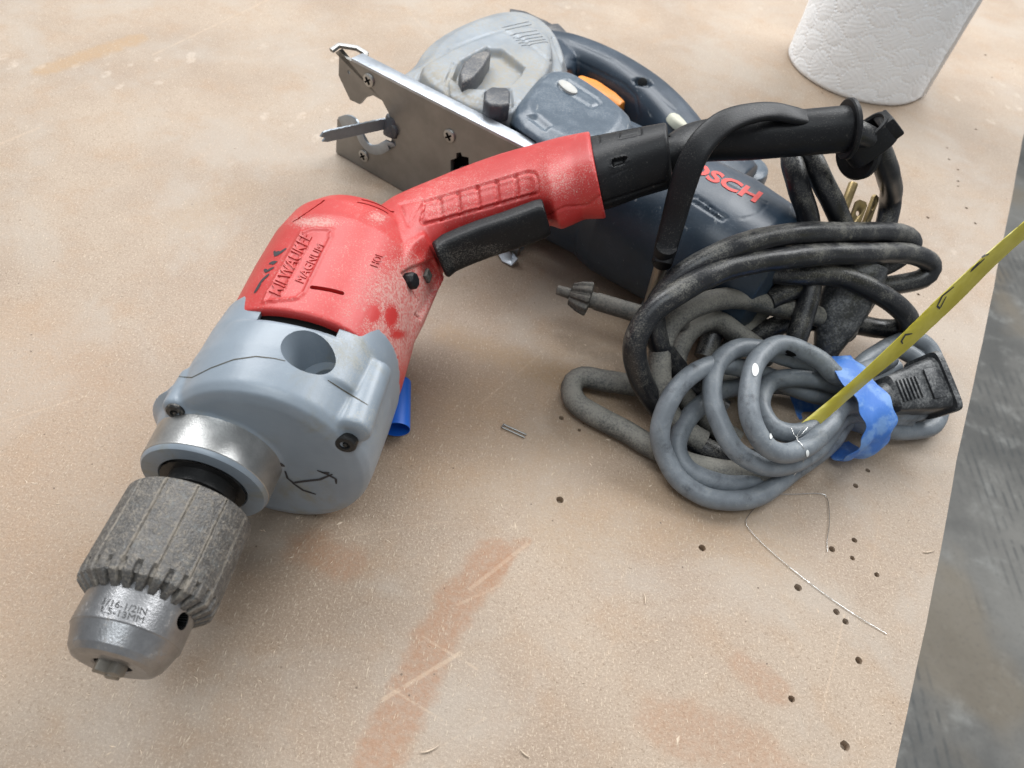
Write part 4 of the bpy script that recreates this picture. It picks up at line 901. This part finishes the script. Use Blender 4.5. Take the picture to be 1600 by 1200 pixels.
clip.part('loop', MB().rings([oval(-.0052, .0098, .0065), oval(-.0060, .0106, .0074), oval(-.0057, .0118, .0086), oval(-.0045, .0118, .0086), oval(-.0042, .0112, .0080), oval(.0048, .0114, .0082), oval(.0055, .0106, .0074), oval(.0052, .0098, .0065), oval(-.0052, .0098, .0065)], False), 'blackrub', smooth=40)
for s_, hh in ((-.005, -.0002), (.004, 0)):
    clip.part('rib', MB().box(cl+lg*s_-sh_*.0083, ca, lg, sh_, .0046, .0005, .0006), 'blackrub', bev=.0002)
clip.part('end_block', MB().box(cl+lg*.0098, ca, lg, sh_, .0050, .0032, .0062), 'blackrub', bev=.0010)
clip.part('tab', MB().lathe([(-.0022, .0001), (-.0022, .0108), (-.001, .0118), (.001, .0118), (.0022, .0108), (.0022, .0001)], onplane(1341, 240, cl+v_*.004, v_), v_*.7+i1*.3+lg*.5, 36), 'blackrub')

# ================================================================== grey cord bundle with its plug
GB = at(1220, 660)
gc = Thing('power_cord', GB, 'grey power cord coiled into loops with a black plug at its end', 'power cord')
GR = .00445
loops = [
 [(1420, 668, .008), (1332, 655, .012), (1297, 690, .010), (1254, 727, .008), (1188, 772, .0065), (1122, 780, .006), (1070, 759, .007), (1037, 712, .013), (1031, 668, .022), (1050, 621, .031), (1087, 583, .035), (1130, 568, .031), (1190, 585, .020), (1290, 618, .014), (1400, 590, .014)],
 [(1420, 655, .013), (1328, 648, .018), (1280, 698, .017), (1214, 729, .017), (1158, 712, .021), (1124, 662, .027), (1112, 610, .032), (1124, 568, .035), (1154, 545, .036), (1190, 545, .034), (1250, 565, .028), (1330, 600, .022), (1400, 575, .020)],
 [(1420, 640, .018), (1326, 635, .025), (1293, 668, .025), (1243, 706, .026), (1202, 702, .031), (1174, 660, .037), (1169, 610, .041), (1182, 568, .043), (1211, 541, .042), (1241, 542, .040), (1280, 561, .036), (1320, 590, .031), (1390, 560, .026)],
 [(1400, 600, .018), (1320, 636, .021), (1280, 664, .020), (1240, 676, .021), (1206, 664, .022), (1190, 630, .022), (1205, 598, .022), (1260, 590, .024), (1330, 606, .022)],
 [(1330, 640, .008), (1260, 612, .008), (1200, 600, .010), (1130, 612, .015), (1085, 640, .017), (1060, 690, .012), (1075, 735, .0075), (1130, 755, .006), (1200, 742, .006), (1260, 715, .006)],
 # right-hand turns, beyond the tape
 [(1320, 655, .013), (1372, 668, .010), (1420, 674, .0075), (1456, 668, .007), (1470, 640, .008), (1466, 600, .011), (1452, 562, .014), (1420, 540, .016), (1380, 548, .018), (1320, 590, .022)],
 [(1320, 640, .020), (1372, 645, .018), (1420, 648, .016), (1448, 632, .015), (1452, 600, .016), (1436, 565, .019), (1400, 548, .021), (1350, 570, .022)],
 [(1320, 600, .026), (1360, 560, .026), (1392, 538, .024), (1425, 530, .021), (1452, 545, .018), (1462, 580, .014), (1440, 620, .010)],
 [(1330, 625, .027), (1372, 618, .028), (1396, 612, .029)],
]
gcord = gc.part('cord', tubes(loops, GR), 'greycord', smooth=60)
# moulded plug
a_, b_ = at(1384, 618, .030), at(1448, 604, .030); d = b_-a_; d[2] = 0; d /= np.linalg.norm(d); u = np.cross(EZ, d); w = EZ*.92+u*-.38; w /= np.linalg.norm(w); u = np.cross(w, d)
O = at(1383, 619, .028)
def bx(h, hw_, ht_, e=5.): return (O+d*h*1.16, u, w, hw_*1.12, ht_*1.05, e)
pg = gc.part('plug', MB().loft([bx(-.004, .0048, .0048, 2), bx(0, .0055, .0052, 2.5), bx(.001, .0078, .0062), bx(.012, .0095, .0072), bx(.013, .0100, .0078), bx(.022, .0112, .0088), bx(.0235, .0118, .0092)], 48), 'plugm', smooth=32)
gc.part('plug_rim', MB().loft([bx(.0233, .0132, .0105, 7), bx(.0258, .0134, .0107, 7), bx(.0264, .0126, .0100, 7)], 48), 'plugm', pg, smooth=32)
for k in range(6):
    h = .0022+k*.00175; gc.part('grip_rib', MB().box(O+d*h*1.16+w*(.0066+h*.087+.0003), d, u, w, .00045, .0052, .0007), 'plugm', pg, bev=.0002)
gc.part('grip_panel', MB().box(O+d*.0208+w*.0093, d, u, w, .0036, .0072, .0005), 'plugm', pg, bev=.0003)
TGc = bvh(gcord.data, GB)
for px, rx in (((1180, 578), 8), ((1204, 681), 4), ((1261, 708), 4)):
    pd = MB(); Hs = [hit(TGc, px[0]+rx*.8*math.cos(t)*(.8), px[1]+rx*(1+.4*math.sin(t*.5))*math.sin(t), .0003) for t in np.linspace(0, 2*math.pi, 14, endpoint=False)]; c = hit(TGc, *px, .0006)
    if c is None or sum(h is not None for h in Hs) < 4: continue
    V = [h[0] for h in Hs if h]+[c[0]]; k = len(V)-1; pd.add(np.array(V), [(i, (i+1) % k, k) for i in range(k)]); gc.part('paint_drip', pd, 'paint', gcord)
blk = strokes(TGc, [[(1228, 548), (1243, 556)], [(1228, 553), (1240, 558)], [(1205, 572), (1203, 566)]], .0022, .0002); 
if blk.n: gc.part('tar_spot', blk, 'void', gcord)

# ---- blue tape round the bundle
def tape_band():
    c = at(1314, 636, .018); ad = at(1375, 622, .018)-at(1300, 634, .018); ad /= np.linalg.norm(ad); sd = np.cross(EZ, ad); R = []; nt = 72
    for j, s in enumerate(np.linspace(-.0086, .0086, 14)):
        t = np.linspace(0, 2*math.pi, nt, endpoint=False); wr = .0004*np.sin(t*5+j*.25)+.00025*np.sin(t*11+j*.4)
        a2 = .0250*(1+.03*np.sin(j*.8)); b2 = .0190; ct, st = np.cos(t), np.sin(t)
        sh = s+.0012*np.sin(t*3+1)+(.0008*np.sin(t*11) if j in (0, 13) else 0)
        R.append(c+sh[:, None]*ad+np.outer((a2+wr)*np.sign(ct)*abs(ct)**.85, sd)+np.outer((b2+wr)*np.sign(st)*abs(st)**.85, EZ))
    return MB().rings(R, False)
GT = at(1338, 640)*np.array([1, 1, 0])
tme_ = baked(tape_band().mesh('tape', GT), [('SOLIDIFY', dict(thickness=.0004, offset=0))]); shade(tme_, 40)
to = link('blue_tape', tme_, M['tape'], None, GT); tag(to, 'wrinkled blue tape wrapped around the grey cord bundle', 'tape')
# ---- curl of blue tape under the drill
TS_ = 0
q0, q1 = at(622, 598, .006), at(620, 660, .006); ad = q1-q0; ln = np.linalg.norm(ad); ad /= ln; sd = np.cross(ad, EZ); R = []
for s in np.linspace(0, ln+.004, 8):
    t = np.linspace(-.5, 1.5*math.pi+.9, 40); rr = .0062-.0006*t/5; ct, st = np.cos(t), np.sin(t)
    loop_ = q0+ad*s+np.outer(rr*1.0*ct, -sd if sd[0] > 0 else sd)+np.outer(rr*.85*st, EZ)
    sg = -1 if sd[0] > 0 else 1
    tail = loop_[-1]+np.outer(np.linspace(.004, .03, 8), sg*sd)+np.array([0, 0, 1])*np.linspace(-.0002, -.001, 8)[:, None]
    R.append(np.concatenate([loop_, tail]))
for r_ in R: r_[:, 2] = np.maximum(r_[:, 2], .0006)
CB_ = q0*np.array([1, 1, 0])
cme_ = baked(MB().rings(R, False, False).mesh('tape_curl', CB_), [('SOLIDIFY', dict(thickness=.0003, offset=0))]); shade(cme_, 50)
tag(link('tape_curl', cme_, M['tape2'], None, CB_), 'curled strip of bright blue tape sticking out from under the drill', 'tape')

# ---- yellow tag on a thin wire
LE = [(1252, 661, .034), (1330, 596, .050), (1400, 531, .066), (1470, 462, .082), (1540, 398, .097), (1625, 325, .114)]
RE = [(1282, 662, .032), (1350, 602, .045), (1422, 542, .060), (1497, 472, .075), (1560, 409, .090), (1638, 340, .107)]
A_, B_ = path(LE), path(RE); k = 80
A_ = np.array([A_[int(i)] for i in np.linspace(0, len(A_)-1, k)]); B_ = np.array([B_[int(i)] for i in np.linspace(0, len(B_)-1, k)])
cols = []
for s in np.linspace(0, 1, 7): cols.append(A_*(1-s)+B_*s+np.array([0, 0, 1])*(.0030*math.sin(s*math.pi)))
V = np.stack(cols, 1).reshape(-1, 3); Fc = [(i*7+j, i*7+j+1, (i+1)*7+j+1, (i+1)*7+j) for i in range(k-1) for j in range(6)]
YB = at(1270, 660)*np.array([1, 1, 0]); mb = MB().add(V, Fc); yt = Thing('hang_tag', YB, 'long yellow plastic tag rising from the grey cord toward the board edge', 'tag')
yme = baked(mb.mesh('tag_strip', YB), [('SOLIDIFY', dict(thickness=.0005, offset=0))]); shade(yme, 40); ys = yt.part('tag_strip', yme, 'tag', smooth=40)
TY = bvh(yme, YB)
yt.part('handwriting', strokes(TY, [[(1425, 521), (1414, 523), (1408, 533), (1410, 537)], [(1478, 463), (1468, 482), (1464, 478), (1472, 462), (1490, 448)], [(1530, 408), (1516, 424), (1538, 404)], [(1545, 396), (1528, 406)]], .0009, .0002), 'marker', ys)
wr = [(1258, 664, .034), (1244, 683, .030), (1252, 694, .031), (1259, 708, .028), (1250, 730, .016), (1232, 752, .008), (1210, 772, .001), (1186, 788, .0006), (1170, 805, .0005), (1166, 820, .0005), (1190, 848, .0005), (1230, 883, .0005), (1284, 925, .0005), (1335, 960, .0005), (1385, 990, .0005)]
wr2 = [(1236, 668, .030), (1245, 684, .0305), (1262, 668, .031)]
wr3 = [(1205, 772, .0006), (1245, 772, .0005), (1280, 771, .0005), (1293, 779, .0006), (1296, 815, .0008), (1292, 845, .0008), (1293, 862, .0005)]
mb = MB()
for q in (wr, wr2, wr3): mb.tube(path(q), .00016, 6)
WB = at(1200, 800)
whole('tie_wire', mb, 'wire', WB, 'thin silver tie wire trailing from the yellow tag across the board', 'wire', smooth=60)
# a flat staple and bits of swarf
c = at(803, 674, .0007); u = at(825, 684)-at(781, 664); u /= np.linalg.norm(u); v = np.array([-u[1], u[0], 0]); L = .0058
stp = MB().tube(np.array([c-u*L+v*.0012, c+u*L+v*.0012]), .0004, 6).tube(np.array([c-u*L-v*.0006, c+u*L-v*.0006]), .0004, 6).box(c-u*L+v*.0003, u, v, EZ, .0003, .0012, .0004)
whole('flat_staple', stp, 'shoe', c*np.array([1, 1, 0]), 'flat grey staple lying on the board between drill and cord loop', 'staple')
